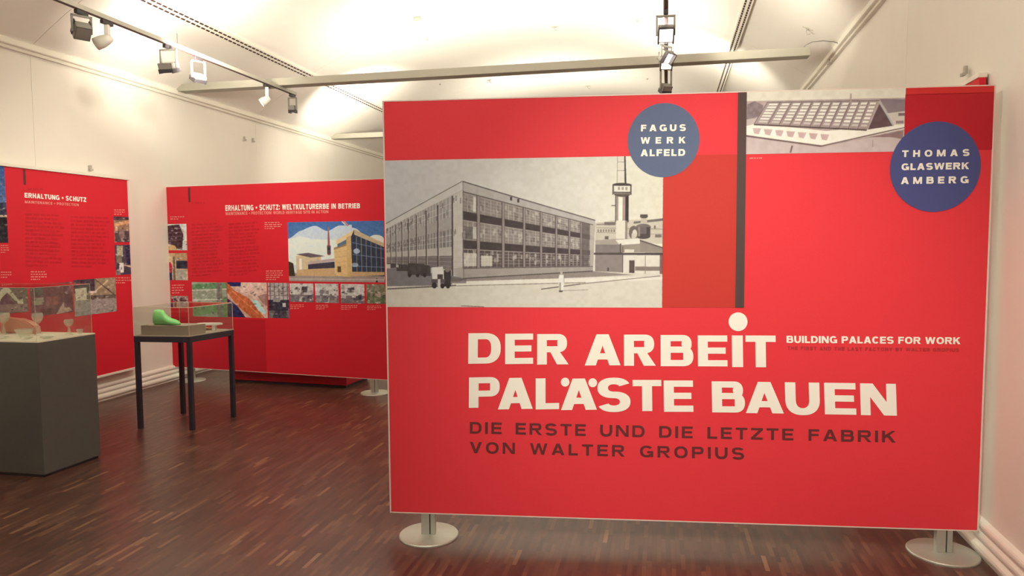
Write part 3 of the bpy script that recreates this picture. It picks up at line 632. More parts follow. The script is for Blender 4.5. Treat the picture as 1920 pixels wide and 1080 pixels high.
# roof photograph
A = Art([(1410, 169), (1702, 168), (1703, 285), (1413, 285)], 1.2)
A.fill((222, 204, 182)); A.rect(1400, 186, 1710, 290, (176, 150, 142))
A.poly([(1412, 192), (1426, 186), (1442, 194), (1440, 214), (1412, 220)], (134, 112, 110)); A.cloud(10, 5, A.Y > 187, 4)
A.poly([(1655, 187), (1705, 189), (1705, 215), (1672, 214)], (136, 114, 116)).poly([(1668, 214), (1705, 210), (1705, 240), (1680, 238)], (206, 184, 170)).rect(1690, 214, 1704, 219, (120, 96, 98)).rect(1686, 228, 1700, 233, (150, 124, 118))
A.poly([(1410, 220), (1440, 218), (1430, 232), (1410, 232)], (190, 166, 156))
A.poly([(1410, 232), (1430, 228), (1560, 244), (1704, 234), (1704, 243), (1555, 272), (1410, 248)], (236, 218, 198))
TLq, TRq, BRq, BLq = np.array((1450, 188.)), np.array((1653, 189.)), np.array((1634, 243.)), np.array((1426, 229.))
A.poly([tuple(TLq), tuple(TRq), tuple(BRq), tuple(BLq)], (162, 138, 130))
def RQ(a_, b_): return tuple((TLq*(1-a_)+TRq*a_)*(1-b_)+(BLq*(1-a_)+BRq*a_)*b_)
for k in range(11):
    a0 = (k/11)**.88; a1 = ((k+1)/11)**.88
    for j in range(7):
        b0, b1 = .08+j*.125, .08+j*.125+.075; w_ = a1-a0; c = (230, 212, 196) if j < 6 else (200, 180, 168)
        A.poly([RQ(a0+w_*.22, b0), RQ(a1-w_*.12, b0), RQ(a1-w_*.12, b1), RQ(a0+w_*.22, b1)], c)
    A.line(*RQ(a0, 0), *RQ(a0, 1), 1.6, (116, 92, 88), .8)
A.line(1450, 189, 1655, 190, 2, (128, 108, 104)).line(1426, 229.5, 1634, 244, 2.6, (88, 66, 64))
A.poly([(1655, 196), (1681, 237), (1636, 243)], (98, 72, 72)).line(1655, 192, 1682, 237, 3, (176, 166, 160)).line(1654, 194, 1635, 243, 2.6, (176, 152, 142)).line(1602.5, 176, 1603, 196, 2.6, (170, 148, 138))
for k in range(7):
    x = 1424+k*21; y = 236+k*2.3; A.poly([(x, y), (x+16, y+1), (x+12, y+12), (x+3, y+10)], (196, 160, 152)).poly([(x+16, y+1), (x+20, y+9), (x+12, y+12)], (240, 226, 208))
A.line(1410, 250, 1552, 272, 3, (112, 86, 82)).line(1552, 272, 1704, 240, 2.4, (120, 94, 88)).line(1552, 266, 1704, 238, 3, (238, 222, 204), .8)
A.poly([(1410, 252), (1552, 274), (1650, 256), (1704, 246), (1704, 290), (1410, 290)], (194, 168, 160)).poly([(1640, 257), (1700, 246), (1700, 262), (1680, 258)], (140, 108, 104)).line(1499, 270, 1496, 283, 3, (120, 92, 88)).line(1646, 262, 1646, 275, 1, (150, 124, 118))
A.cloud(6, 8, seed=9); A.grain(5, 2); A.build(BM, 'rooftop_photograph', T1, O1, L=(.95, .79, .66), label='brownish photograph of a ridged glass factory roof')
# blue discs
def disc(px, name, m, off, lab):
    cx, cy, rx, ry = px; q = [tuple(BM.uv(cx+rx*math.cos(t_), cy+ry*math.sin(t_))) for t_ in np.linspace(0, 2*math.pi, 73)[:-1]]
    o = flat(BM, name, [q], m, T1, off); o['label'] = lab
disc((1253.5, 257, 69.8, 70), 'blue_disc', M['blue1'], O2_, 'slate blue disc at the top of the panel')
disc((1760.5, 315.5, 81, 84), 'blue_disc', M['blue2'], O2_, 'deeper blue disc near the corner')
kw = dict(s=.27, t=.235, wsc=.93)
for tx, x0, x1, y0, y1 in (('FAGUS', 1209, 1296, 227.5, 240), ('WERK', 1209, 1296, 251, 263.3), ('ALFELD', 1209.5, 1296, 274, 287)):
    lettering(BM, tx, [(x0, y0), (x1, y0-.5), (x1, y1-.5), (x0, y1)], M['white'], T1, O3, s=.3, t=.24, wsc=.93)
for tx, y0, y1 in (('THOMAS', 283.5, 296), ('GLASWERK', 308, 320.5), ('AMBERG', 333.5, 346.5)):
    lettering(BM, tx, [(1700, y0), (1820, y0+.3), (1820, y1+.3), (1700, y1)], M['white'], T1, O3, s=.3, t=.24, wsc=.95)
def z4(c, x0, x1, y0, y1): return (c, 860+x0/3.5556, 860+x1/3.5556, 580+y0/3.5556, 580+y1/3.5556)
def z5(c, x0, x1, y0, y1): return (c, 1320+x0/3.5556, 1320+x1/3.5556, 580+y0/3.5556, 580+y1/3.5556)
boxed(BM, [z4('D', 55, 278, 170, 377), z4('E', 308, 502, 176, 383), z4('R', 530, 745, 180, 389), z4('A', 862, 1113, 184, 398), z4('R', 1137, 1355, 187, 402), z4('B', 1393, 1620, 190, 405),
           z5('E', 16, 219, 193, 406), z5('i', 250, 325, 193, 410), z5('o', 229, 358, 34, 163), z5('T', 343, 547, 193, 410)], M['white'], T1, O1, 'title_line', 'large white title line DER ARBEiT with a raised dot')
boxed(BM, [z4('P', 62, 272, 469, 673), z4('A', 260, 500, 477, 688), z4('L', 520, 683, 483, 693), z4('A', 695, 946, 487, 700), z4('o', 695, 755, 480, 541), z4('o', 887, 948, 486, 547), z4('S', 950, 1180, 487, 712), z4('T', 1196, 1396, 499, 711), z4('E', 1412, 1615, 503, 716),
           z5('B', 108, 332, 508, 719), z5('A', 337, 592, 510, 722), z5('U', 603, 831, 511, 727), z5('E', 862, 1066, 511, 723), z5('N', 1095, 1325, 512, 724)], M['white'], T1, O1, 'title_line', 'large white title line PALÄSTE BAUEN')
lettering(BM, 'DIE ERSTE UND DIE LETZTE FABRIK', [(879.7, 795.5), (1689, 812), (1688, 833.5), (879.7, 817)], M['brown'], T1, O1, s=.24, t=.19, wsc=.98, name='subtitle_line', label='dark brown spaced capitals under the title')
lettering(BM, 'VON WALTER GROPIUS', [(880, 832.5), (1409, 848.5), (1408.5, 870), (880, 853)], M['brown'], T1, O1, s=.24, t=.19, wsc=.98, name='subtitle_line', label='dark brown spaced capitals, lower line')
lettering(BM, 'BUILDING PALACES FOR WORK', [(1494.4, 634.6), (1809, 635.6), (1808.6, 648.4), (1494.4, 648.2)], M['white'], T1, O1, s=.28, t=.21, wsc=.92, name='english_title', label='small white English title beside the large one', space=.4)
lettering(BM, 'THE FIRST AND THE LAST FACTORY BY WALTER GROPIUS', [(1495.5, 655), (1806, 656.3), (1806, 662.6), (1495.5, 661.6)], mat('printed_dim_red', (.42, .03, .035), .6), T1, O1, s=.25, t=.2, wsc=.85, name='english_subtitle', label='tiny dark red English subtitle', space=.45)
lines_print(BM, 1420, 290.5, 1464, 294, 1, M['pink'], T1, O1, .6)

# ------------------------------------------------------------------ second freestanding panel
a = .1109; d2 = (math.cos(a), -math.sin(a)); Oq = (-5.2945+.065, 6.7319); 
Oq = (-5.2945, 6.7319); WQ = 2.95
T2 = thing('exhibition_panel', 'freestanding red text panel with colour photographs behind the title panel', 'display panel', (Oq[0]+.0, Oq[1], 0), -a)
bpy.context.view_layer.update()
S0 = .115     # keeps the board's end clear of the wall
def stand2():
    stand_panel(T2, WQ, .1476, 2.1084, [(.30, .14), (2.55, .14)], 'redb')
stand2()
ta = .0052
BQ = Board('q', Oq, d2, .1476, 2.1084, WQ, (-5.3541, 6.4192), (math.cos(ta), -math.sin(ta)), .1578, 2.1801, WQ*2.5884/2.544)
lettering(BQ, 'ERHALTUNG + SCHUTZ: WELTKULTURERBE IN BETRIEB', [(418.5, 386), (673, 377.5), (673, 387), (418.5, 396.5)], M['white'], T2, O1, s=.27, t=.21, wsc=.88, name='heading', space=.4, label='white German heading across the panel')
lettering(BQ, 'MAINTENANCE + PROTECTION: WORLD HERITAGE SITE IN ACTION', [(419, 398.5), (612, 391.5), (612, 397), (419, 404.5)], M['pink'], T2, O1, s=.26, t=.21, wsc=.85, name='subheading', space=.4)
flat(BQ, 'dark_mark', [sq(BQ, 351, 355, 355, 382)], M['brown'], T2, O1)
lines_print(BQ, 357, 380, 400, 386, 1, M['faint'], T2, O1, .6)
lines_print(BQ, 356, 421, 415, 522, 16, M['faint'], T2, O1, .5, -5); lines_print(BQ, 424, 418, 484, 520, 16, M['faint'], T2, O1, .5, -5)
for q in ((491, 415, 524, 430, 4), (493, 506, 527, 526, 5), (318, 408, 346, 416, 2), (320, 535, 344, 554, 4), (539, 570, 570, 580, 3), (588, 570, 618, 580, 3), (636, 570, 668, 580, 3), (686, 570, 716, 580, 3)): lines_print(BQ, *q, M['pink'], T2, O1, .4, -1)
flat(BQ, 'dark_red_field', [sq(BQ, 316, 598, 494, 697)], M['red2'], T2, O1)['label'] = 'deeper red field along the foot of the panel'
LQ = (.85, .70, .52)
def art(board, par, px, seed, pal, name, label=None, res=1.2, L=LQ, paint=None, o=O1):
    A_ = Art(px, res); A_.fill(pal[0]); r_ = random.Random(seed)
    if paint: paint(A_)
    else:
        x0, x1 = A_.X.min(), A_.X.max(); y0, y1 = A_.Y.min(), A_.Y.max(); W_, H_ = x1-x0, y1-y0
        A_.rect(x0, y0+H_*.6, x1, y1, pal[1])
        for k in range(14):
            c = r_.choice(pal); cx = r_.uniform(x0, x1); cy = r_.uniform(y0+H_*.15, y1); ww = r_.uniform(.05, .25)*W_; hh = r_.uniform(.05, .3)*H_
            A_.poly([(cx, cy), (cx+ww, cy-hh*.2), (cx+ww*.9, cy+hh), (cx-ww*.2, cy+hh*.8)], c, .85)
    q_ = 5 if name == 'works_photograph' else 14; A_.cloud(q_, 4.5, seed=seed); A_.cloud(q_, 2.2, seed=seed+100)
    for k in range(26 if name == 'small_photograph' else 0):
        x0, x1, y0, y1 = A_.X.min(), A_.X.max(), A_.Y.min(), A_.Y.max(); r_ = random.Random(seed*31+k); cx, cy = r_.uniform(x0, x1), r_.uniform(y0, y1); g_ = r_.choice([(30, 26, 32), (222, 208, 186), (96, 80, 70), (150, 124, 98)]); A_.poly([(cx, cy), (cx+r_.uniform(1.5, 6), cy+r_.uniform(-1, 1)), (cx+r_.uniform(1, 5), cy+r_.uniform(1.5, 4)), (cx-1, cy+2)], g_, .5)
    return A_.build(board, name, par, o, L=L, label=label)
def bigphoto(A):
    b_ = A.B[..., None]; A.im[:] = np.array([62, 98, 138])*(1-b_)+np.array([110, 140, 165])*b_
    n = A.cloud(0, 26, seed=21); 
    cl = (A.Y > 452-18*np.sin((A.X-535)/60)-n*20+(A.X > 660)*4) & (A.Y < 520); A.put(cl, (205, 205, 196), .85)
    A.poly([(535, 448), (560, 441), (585, 446), (640, 448), (640, 495), (535, 495)], (214, 214, 204), .8)
    A.ell(705, 446, 14, 9, (222, 220, 210), .9)
    A.poly([(535, 510), (718, 512), (718, 530), (535, 528)], (150, 130, 112)).poly([(535, 488), (545, 492), (548, 516), (535, 516)], (52, 48, 30))
    A.poly([(551, 478), (576, 474), (600, 478), (600, 516), (551, 514)], (196, 172, 126)).poly([(551, 475), (575, 472), (608, 478), (580, 481)], (96, 80, 78)).rect(557, 483, 562, 512, (226, 220, 200))
    A.poly([(574, 489), (626, 482), (628, 487), (574, 494)], (176, 150, 134)).poly([(574, 494), (626, 488), (626, 503), (574, 503)], (58, 54, 62)).poly([(551, 504), (626, 500), (626, 516), (551, 515)], (190, 150, 100))
    A.poly([(614.5, 423), (616.5, 423), (618.5, 476), (612.5, 476)], (150, 84, 76)).rect(612, 458, 619, 474, (84, 62, 64)).rect(613, 462, 618, 466, (50, 44, 50))
    A.poly([(625, 462), (655, 452), (655, 517), (627, 515)], (206, 168, 108)).poly([(625, 462), (655, 452), (655, 456), (625, 466)], (150, 116, 76)).rect(631, 497, 638, 508, (90, 64, 44))
    for y in (470, 480, 490): A.line(628, y, 654, y-3, .8, (176, 140, 90), .7)
    A.poly([(629, 448), (664, 428), (664, 436), (630, 456)], (214, 184, 128)).poly([(632, 455), (654, 444), (654, 452), (632, 462)], (92, 104, 104))
    A.poly([(664, 428), (719, 455), (719, 515), (655, 514), (655, 448)], (44, 54, 68)).poly([(664, 427), (719, 453), (719, 460), (664, 437)], (184, 160, 118)).poly([(649, 443), (658, 438), (659, 516), (650, 516)], (196, 158, 98))
    for k in range(6):
        x = 668+k*9; A.line(x, 440+k*3, x, 510, 1.3, (150, 130, 98), .8)
    for f in (0, 1, 2): A.line(660, 452+f*22, 719, 464+f*17, 1.6, (120, 130, 140), .7)
    A.ell(668, 468, 6, 5, (200, 208, 206), .7).ell(664, 494, 7, 4, (190, 196, 194), .6).poly([(655, 507), (719, 507), (719, 513), (655, 516)], (186, 148, 100))
    A.line(644, 410, 653, 421, 3, (186, 120, 112)).line(641, 412, 648, 419, 1.4, (230, 226, 220)).rect(703, 519, 706, 527, (30, 26, 34)).rect(536, 520, 719, 523, (170, 152, 134))
art(BQ, T2, [(535.5, 415), (719, 410), (719, 527), (535.5, 526)], 1, [(90, 120, 150)], 'works_photograph', 'colour photograph of a yellow-brick factory under blue sky', paint=bigphoto, res=1.6)
GR = [(190, 180, 160), (110, 98, 92), (60, 52, 54), (150, 138, 124), (214, 204, 186)]
for i, px in enumerate(([(538, 531), (583, 530), (583, 566), (538, 565)], [(586.5, 530.5), (631, 530), (631, 567), (586.5, 566)], [(635.5, 530.5), (681, 530), (681, 567), (635.5, 567)])): art(BQ, T2, px, 30+i, GR, 'small_photograph')
art(BQ, T2, [(684.5, 530), (722, 530), (722, 567), (684.5, 567)], 41, [(120, 112, 84), (90, 100, 64), (170, 152, 130), (190, 40, 40)], 'small_photograph')
def lab(A):
    A.fill((168, 156, 138)); x0 = 497
    for k in range(5): A.line(x0+5+k*8, 530, x0+5+k*8, 562, 1.6, (96, 84, 80))
    for k in range(3): A.line(x0, 538+k*8, 537, 538+k*8, 1.3, (110, 98, 92))
    A.rect(x0, 562, 537, 582, (48, 44, 52)).rect(507, 558, 520, 566, (140, 130, 120)).rect(x0, 582, 537, 598, (110, 98, 92)).poly([(510, 582), (530, 582), (536, 598), (504, 598)], (66, 58, 62)).rect(524, 568, 530, 575, (190, 180, 164))
art(BQ, T2, [(497.5, 530), (536.5, 530), (536.5, 597), (497.5, 596)], 43, [(168, 156, 138)], 'small_photograph', paint=lab)
def hand(A):
    A.fill((196, 160, 132)); A.rect(421, 528, 450, 538, (30, 36, 80)).poly([(448, 530), (496, 530), (496, 552), (470, 556), (446, 548)], (214, 176, 148)).poly([(421, 530), (436, 546), (462, 560), (482, 586), (490, 596), (466, 596), (440, 574), (421, 548)], (188, 96, 52)).poly([(421, 560), (440, 574), (455, 596), (421, 596)], (40, 40, 72)).poly([(466, 562), (478, 564), (492, 584), (490, 590), (478, 582)], (176, 206, 186)).poly([(478, 556), (496, 550), (496, 575), (488, 570)], (150, 112, 92)).line(430, 545, 480, 590, 1.6, (220, 140, 84), .7)
art(BQ, T2, [(421.5, 530), (495.5, 530), (495.5, 597), (421.5, 595)], 44, [(196, 160, 132)], 'small_photograph', 'photograph of hands at work on a tan shoe sole', paint=hand)
def green(A):
    A.fill((146, 148, 116)); A.poly([(357, 536), (421, 531), (421, 541), (357, 545)], (96, 132, 84)).line(357, 547, 421, 543, 2, (196, 190, 160)).rect(402, 530, 412, 600, (120, 112, 92)).poly([(357, 576), (402, 566), (402, 586), (357, 596)], (110, 140, 84)).line(357, 565, 421, 561, 2, (200, 192, 164)).poly([(412, 560), (421, 556), (421, 596), (412, 596)], (98, 126, 74))
art(BQ, T2, [(357, 531), (420.5, 530.5), (420.5, 595), (357, 596)], 45, [(146, 148, 116)], 'small_photograph', paint=green)
def house(A):
    A.fill((196, 188, 166)).poly([(306, 428), (334, 424), (341, 442), (338, 470), (306, 464)], (70, 40, 44)); [A.line(306, 434+k*7, 338, 431+k*7, 1, (120, 84, 84)) for k in range(4)]; A.poly([(306, 458), (326, 463), (330, 472), (306, 472)], (196, 150, 96))
art(BQ, T2, [(304.5, 424), (347, 422), (347.5, 472), (305.5, 472)], 46, [(196, 188, 166)], 'small_photograph', paint=house)
def shop(A): A.fill((196, 158, 112)).rect(326, 478, 348, 490, (170, 128, 84)).rect(328, 491, 348, 506, (44, 42, 50)).rect(307, 498, 320, 528, (44, 36, 70)).ell(316, 504, 5, 10, (190, 30, 46)).rect(328, 508, 345, 528, (160, 146, 120)).rect(322, 484, 326, 528, (110, 84, 60))
art(BQ, T2, [(306.5, 478), (348, 476.5), (348, 528), (307, 527)], 47, [(196, 158, 112)], 'small_photograph', paint=shop)
art(BQ, T2, [(319, 558), (349, 556), (349, 567), (319, 568)], 48, [(160, 120, 104), (90, 40, 44), (190, 170, 150)], 'small_photograph')

# ------------------------------------------------------------------ panel hung on the left wall
YE, YS = 6.06, 3.4
T3 = thing('wall_panel', 'red text panel hung on the left wall under a white rail, behind the plinth', 'display panel', (-5.15, YS, 0))
bpy.context.view_layer.update()
zb, zt = .2629, 2.1271
obj('board', bx(-.045, 0, zb, 0, YE-YS, zt, bev=.0015), M['redb'], T3)
e = bmesh.new(); box(e, -.06, 0, zt, .012, YE-YS+.035, zt+.028, bev=.003); rl = obj('top_rail', e, M['trim'], T3); rl['label'] = 'white rail along the top'
e = bmesh.new(); box(e, -.047, YE-YS, zb-.003, .0, YE-YS+.022, zt); obj('side_strip', e, M['edge'], T3)
e = bmesh.new(); box(e, -.06, 0, zb-.022, .006, YE-YS+.02, zb, bev=.003); obj('bottom_rail', e, M['trim'], T3)
# true plane for reading the print
P_a = tplane(246., 336., (-5.25, 0, 0), (1, 0, 0)); P_b = tplane(2., 312., (-5.25, 0, 0), (1, 0, 0)); P_c = tplane(245., 690., (-5.25, 0, 0), (1, 0, 0))
Ba, Bb = 6.06, 4.695; ty1 = (P_a[1]+P_c[1])/2; ty0 = P_b[1]; sc = (Ba-Bb)/(ty1-ty0)
tYS = ty1-(YE-YS)/sc
BW = Board('w', (-5.15, YS), (0, 1), zb, zt, YE-YS, (-5.25, tYS), (0, 1), .2751, 2.236, (YE-YS)/sc)
WL_ = (.85, .72, .55)
def bluep(A): A.gradv((46, 76, 120), (120, 130, 140)).rect(-5, 380, 14, 404, (46, 50, 66)).rect(-5, 403, 14, 407, (190, 170, 140)).rect(-5, 407, 14, 456, (30, 30, 32))
art(BW, T3, [(-6, 311), (12, 313), (12, 455), (-6, 455)], 50, [(46, 76, 120)], 'small_photograph', 'tall photograph with blue sky over dark ground', paint=bluep, L=WL_)
flat(BW, 'dark_mark', [sq(BW, 45.5, 318, 50, 347)], M['brown'], T3, O1)
lines_print(BW, 52, 352, 110, 358, 1, M['faint'], T3, O1, .6)
lettering(BW, 'ERHALTUNG + SCHUTZ', [(47, 361.5), (162, 370), (162, 378.5), (47, 370.5)], M['white'], T3, O1, s=.3, t=.22, wsc=.9, name='heading', space=.4, label='white German heading')
lettering(BW, 'MAINTENANCE + PROTECTION', [(47.5, 376), (148, 381.5), (148, 386.5), (47.5, 381)], M['pink'], T3, O1, s=.28, t=.22, wsc=.85, name='subheading', space=.4)
lines_print(BW, 48, 398, 122, 500, 14, M['faint'], T3, O1, .5, 3); lines_print(BW, 133, 403, 205, 502, 14, M['faint'], T3, O1, .5, 2)
for q in ((213, 391, 238, 403, 3), (0, 458, 17, 475, 4), (0, 508, 22, 522, 3), (57, 507, 90, 526, 4), (215, 518, 246, 532, 3)): lines_print(BW, *q, M['pink'], T3, O1, .4, 0)
def ruin(A): A.fill((140, 108, 78)).rect(210, 405, 247, 412, (70, 50, 52)).poly([(214, 418), (244, 412), (246, 418), (214, 424)], (206, 150, 96)).rect(215, 424, 220, 432, (206, 160, 120)).rect(214, 432, 246, 454, (80, 64, 62)).ell(228, 438, 6, 10, (130, 104, 92)).rect(226, 444, 230, 452, (150, 130, 110))
art(BW, T3, [(212, 405), (243.5, 406), (244.5, 454), (212.5, 453)], 51, [(140, 108, 78)], 'small_photograph', paint=ruin, L=WL_)
def window_(A): A.fill((74, 62, 72)).rect(218, 460, 230, 480, (170, 160, 120)).rect(217, 478, 228, 492, (120, 110, 84)).rect(222, 492, 231, 510, (220, 212, 190)).line(232, 496, 247, 500, 2.4, (206, 160, 120)).rect(214, 505, 224, 515, (120, 100, 84)).rect(236, 460, 244, 495, (44, 40, 60))
art(BW, T3, [(213.5, 458), (245.5, 458.5), (246.5, 514), (214, 515)], 52, [(74, 62, 72)], 'small_photograph', paint=window_, L=WL_)
def shoe1(A): A.fill((108, 92, 74)).poly([(-5, 560), (0, 545), (10, 536), (16, 540), (32, 562), (42, 560), (42, 572), (34, 572), (12, 548), (0, 566)], (196, 180, 142)).poly([(-5, 585), (0, 560), (10, 550), (26, 570), (26, 585)], (104, 66, 74)).rect(-5, 570, 50, 585, (140, 112, 98))
art(BW, T3, [(-8, 536), (51, 532.5), (52, 586), (-8, 589)], 53, [(108, 92, 74)], 'small_photograph', paint=shoe1, L=WL_)
def work(A): A.fill((112, 62, 62)).rect(60, 536, 78, 552, (86, 80, 66)).rect(62, 556, 80, 568, (150, 134, 104)).poly([(102, 590), (117, 568), (134, 588)], (176, 140, 116)).ell(129, 547, 6, 6, (190, 150, 120)).rect(84, 556, 106, 572, (140, 74, 68)).rect(118, 532, 134, 580, (90, 34, 50), .6)
art(BW, T3, [(56, 532.5), (134.5, 529), (136, 592), (56, 587)], 54, [(112, 62, 62)], 'small_photograph', paint=work, L=WL_)
def site(A): A.fill((150, 124, 92)).rect(137, 522, 175, 548, (74, 56, 58)).poly([(140, 540), (160, 538), (162, 568), (142, 570)], (206, 186, 150)).line(168, 552, 200, 526, 2.4, (200, 170, 126)).line(176, 524, 214, 556, 2, (96, 64, 48)).rect(160, 553, 214, 560, (96, 78, 66)).poly([(137, 562), (216, 560), (216, 588), (137, 592)], (150, 134, 118)).rect(164, 545, 178, 549, (220, 190, 170))
art(BW, T3, [(137.5, 523), (214.5, 521), (216.5, 585), (138, 592)], 55, [(150, 124, 92)], 'small_photograph', paint=site, L=WL_)

# ------------------------------------------------------------------ panel on the right wall (its corner shows above the title panel)
Pc = onx(1832, 136, 1.48)
T4 = thing('wall_panel', 'red panel hung on the right wall, only its top corner showing above the title panel', 'display panel', (1.49, Pc[1], 0), -.0304)
ztt = Pc[2]
obj('board', bx(0, 0, .3, .03, 2.4, ztt-.024, bev=.001), M['redb'], T4)
e = bmesh.new(); box(e, -.004, 0, ztt-.024, .035, 2.42, ztt, bev=.003); rl = obj('top_rail', e, M['trim'], T4); rl['label'] = 'white rail along the top'

# ------------------------------------------------------------------ red box behind the second panel
A_, B_, C_ = onz(432, 716, 0), onz(650, 728.5, 0), onz(690, 711, 0)
ex = (B_-A_)/np.linalg.norm(B_-A_); ey = np.array([-ex[1], ex[0], 0])
t = thing('red_plinth', 'low dark red box standing on the floor behind the second red panel', 'plinth', (A_[0], A_[1]+.0, 0), math.atan2(ex[1], ex[0]))
lenb = float(np.linalg.norm(B_-A_))
obj('body', bx(0, 0, .03, lenb, .5, .42, bev=.004), M['redbox'], t)
obj('toe_base', bx(.015, .015, 0, lenb-.015, .485, .03), M['dark'], t)['label'] = 'recessed dark foot'

# ------------------------------------------------------------------ vitrine table
c0, c1, c2, c3 = [onz(*q, 0)[:2] for q in ((264, 803), (361, 806), (438, 782), (344, 775))]
t = thing('vitrine_table', 'small dark steel table carrying a glass case with a green shoe form', 'table', (float(c0[0]), float(c0[1]), 0), 0)
def W2(p): return (float(p[0]-c0[0]), float(p[1]-c0[1]))
Ht = float(ony(361, 630, c1[1])[2])
Q = [W2(c) for c in (c0, c1, c2, c3)]; cen = np.mean(Q, 0)
for q in Q:
    q = np.array(q); s_ = .016; bm = bmesh.new(); s2 = .019
    vs = [(q[0]-s_, q[1]-s_), (q[0]+s_, q[1]-s_), (q[0]+s_, q[1]+s_), (q[0]-s_, q[1]+s_)]; prism(bm, vs, 0, Ht-.05); obj('leg', bm, M['table'], t)
def grow(k): return [tuple(cen+(np.array(q)-cen)*k) for q in Q]
def quad_frame(bm, k, hw, z0, z1):
    o_ = grow(k)
    for i in range(4):
        a_, b_ = np.array(o_[i]), np.array(o_[(i+1) % 4]); d_ = (b_-a_)/np.linalg.norm(b_-a_); n_ = np.array([-d_[1], d_[0]])*hw
        a_ = a_-d_*hw; b_ = b_+d_*hw; prism(bm, [tuple(a_-n_), tuple(b_-n_), tuple(b_+n_), tuple(a_+n_)], z0, z1)
    return bm
obj('apron', quad_frame(bmesh.new(), 1.0, .0165, Ht-.052, Ht-.006), M['table'], t)
obj('table_top', prism(bmesh.new(), grow(1.07), Ht-.006, Ht), M['riser'], t)['label'] = 'grey table top inside the case'
def pane_case(parent, pts, z0, z1, th=.004, er=.0022):
    n = len(pts); c_ = np.mean(pts, 0)
    for i in range(n):
        a_, b_ = np.array(pts[i]), np.array(pts[(i+1) % n]); ins = (c_-(a_+b_)/2); d_ = (b_-a_)/np.linalg.norm(b_-a_); n_ = np.array([-d_[1], d_[0]]); n_ = n_*th*(1 if n_@ins > 0 else -1)
        obj('glass_pane', prism(bmesh.new(), [tuple(a_), tuple(b_), tuple(b_+n_-d_*th*.9), tuple(a_+n_+d_*th*.9)], z0, z1), M['glass'], parent)
    obj('glass_pane', prism(bmesh.new(), [tuple(p) for p in pts], z1, z1+th), M['glass'], parent)
    bm = bmesh.new()
    for i in range(n):
        a_, b_ = np.array(pts[i]), np.array(pts[(i+1) % n]); tube(bm, [(*a_, z0), (*a_, z1)], er, 6); tube(bm, [(*a_, z1+th/2), (*b_, z1+th/2)], er*1.1, 6)
    obj('polished_edge', bm, M['edgeg'], parent)['label'] = 'pale polished edges of the glass'
M['edgeg'] = mat('polished_glass_edge', (.62, .52, .40), .3)
case = bpy.data.objects.new('glass_case', None); COL.objects.link(case); case.parent = t
Hg = .225
pane_case(case, grow(1.05), Ht, Ht+Hg)
X0, Y0 = float(c0[0]), float(c0[1])
# things in the case
def P3(px, py, z): q = onz(px, py, z); return np.array([q[0], q[1]])
g0, g1 = np.array(Q[0]), np.array(Q[1])
rz0, rz1 = Ht+.001, Ht+.078
e1 = np.array(grow(.93)); 
ra, rb = e1[0], e1[1]; rd, rcq = e1[3], e1[2]
rp = [ra*.98+rb*.02, ra*.02+rb*.98+(rcq-rb)*.0, rb+(rcq-rb)*.42, ra+(rd-ra)*.42]
r_ = obj('riser_block', prism(bmesh.new(), [(x+X0, y+Y0) for x, y in rp], rz0, rz1), M['riser']); tag(r_, 'grey block lying under the green shoe form in the glass case', 'riser')
def shoe(name, loc, rz, ln, m, low=False):
    # stations along the sole: x, half width, top height
    st = [(0, .30, .90), (.03, .38, 1.0), (.16, .43, 1.02), (.33, .40, 1.0), (.40, .38, .82), (.50, .42, .60), (.65, .50, .44), (.80, .52, .36), (.92, .42, .26), (1.0, .16, .12)]
    if low: st = [(a_, b_, max(.14, c_*.42)) for a_, b_, c_ in st]
    bm = bmesh.new(); rings = []
    for a_, hw, h in st:
        hw *= .36*ln; hh = h*.54*ln; ring_ = []
        for k in range(12):
            th = 2*math.pi*k/12; c_, s_ = math.cos(th), math.sin(th)
            y = hw*math.copysign(abs(c_)**.7, c_)*(1 if s_ < 0 else (1-.35*s_)); z = hh/2+hh/2*math.copysign(abs(s_)**.6, s_)
            ring_.append(bm.verts.new((a_*ln, y, z)))
        rings.append(ring_)
    for p_, q_ in zip(rings, rings[1:]):
        for k in range(12): bm.faces.new((p_[k], p_[(k+1) % 12], q_[(k+1) % 12], q_[k]))
    bm.faces.new(rings[0][::-1]); bm.faces.new(rings[-1])
    o = obj(name, bm, m, None, True); o.location = loc; o.rotation_euler = (0, 0, rz)
    return o
ys = float(c0[1])+.085; ps = ony(290, 600, ys)[:2]
g = shoe('shoe_form', (ps[0], ys, rz1+.001), .03, .225, M['green']); tag(g, 'mint green boot-shaped shoe form with a low toe on the grey block', 'shoe form')
pw = P3(372, 617, Ht)
wp = np.array([(e1[1]+(e1[2]-e1[1])*.68)[0]+X0-.20, (e1[1]+(e1[2]-e1[1])*.80)[1]+Y0-.02])
wt = thing('sole_stand', 'white shoe sole resting on two short supports beside the green shoe form', 'shoe sole', (wp[0], wp[1], Ht+.001), .25)
bm = bmesh.new(); prism(bm, [(.0+.1*(1-math.cos(a_))*1.1, .035*math.sin(a_)*(1+.25*math.cos(a_*1.0))) for a_ in np.linspace(0, 2*math.pi, 25)[:-1]], .045, .062); bmesh.ops.bevel(bm, geom=list(bm.edges), offset=.004, segments=2, affect='EDGES')
obj('sole', bm, M['whiteobj'], wt)
for x in (.06, .15): obj('support', bx(x-.016, -.02, 0, x+.012, .02, .045, bev=.003), M['whiteobj'], wt)
bs = np.array([(e1[3]+(e1[2]-e1[3])*.5)[0]+X0, (e1[3]+(e1[2]-e1[3])*.5)[1]+Y0-.03])
b3 = shoe('leather_piece', (bs[0]-.05, bs[1], Ht+.001), 0, .16, M['leather'], True); tag(b3, 'low tan leather shoe piece at the back of the glass case', 'shoe piece')

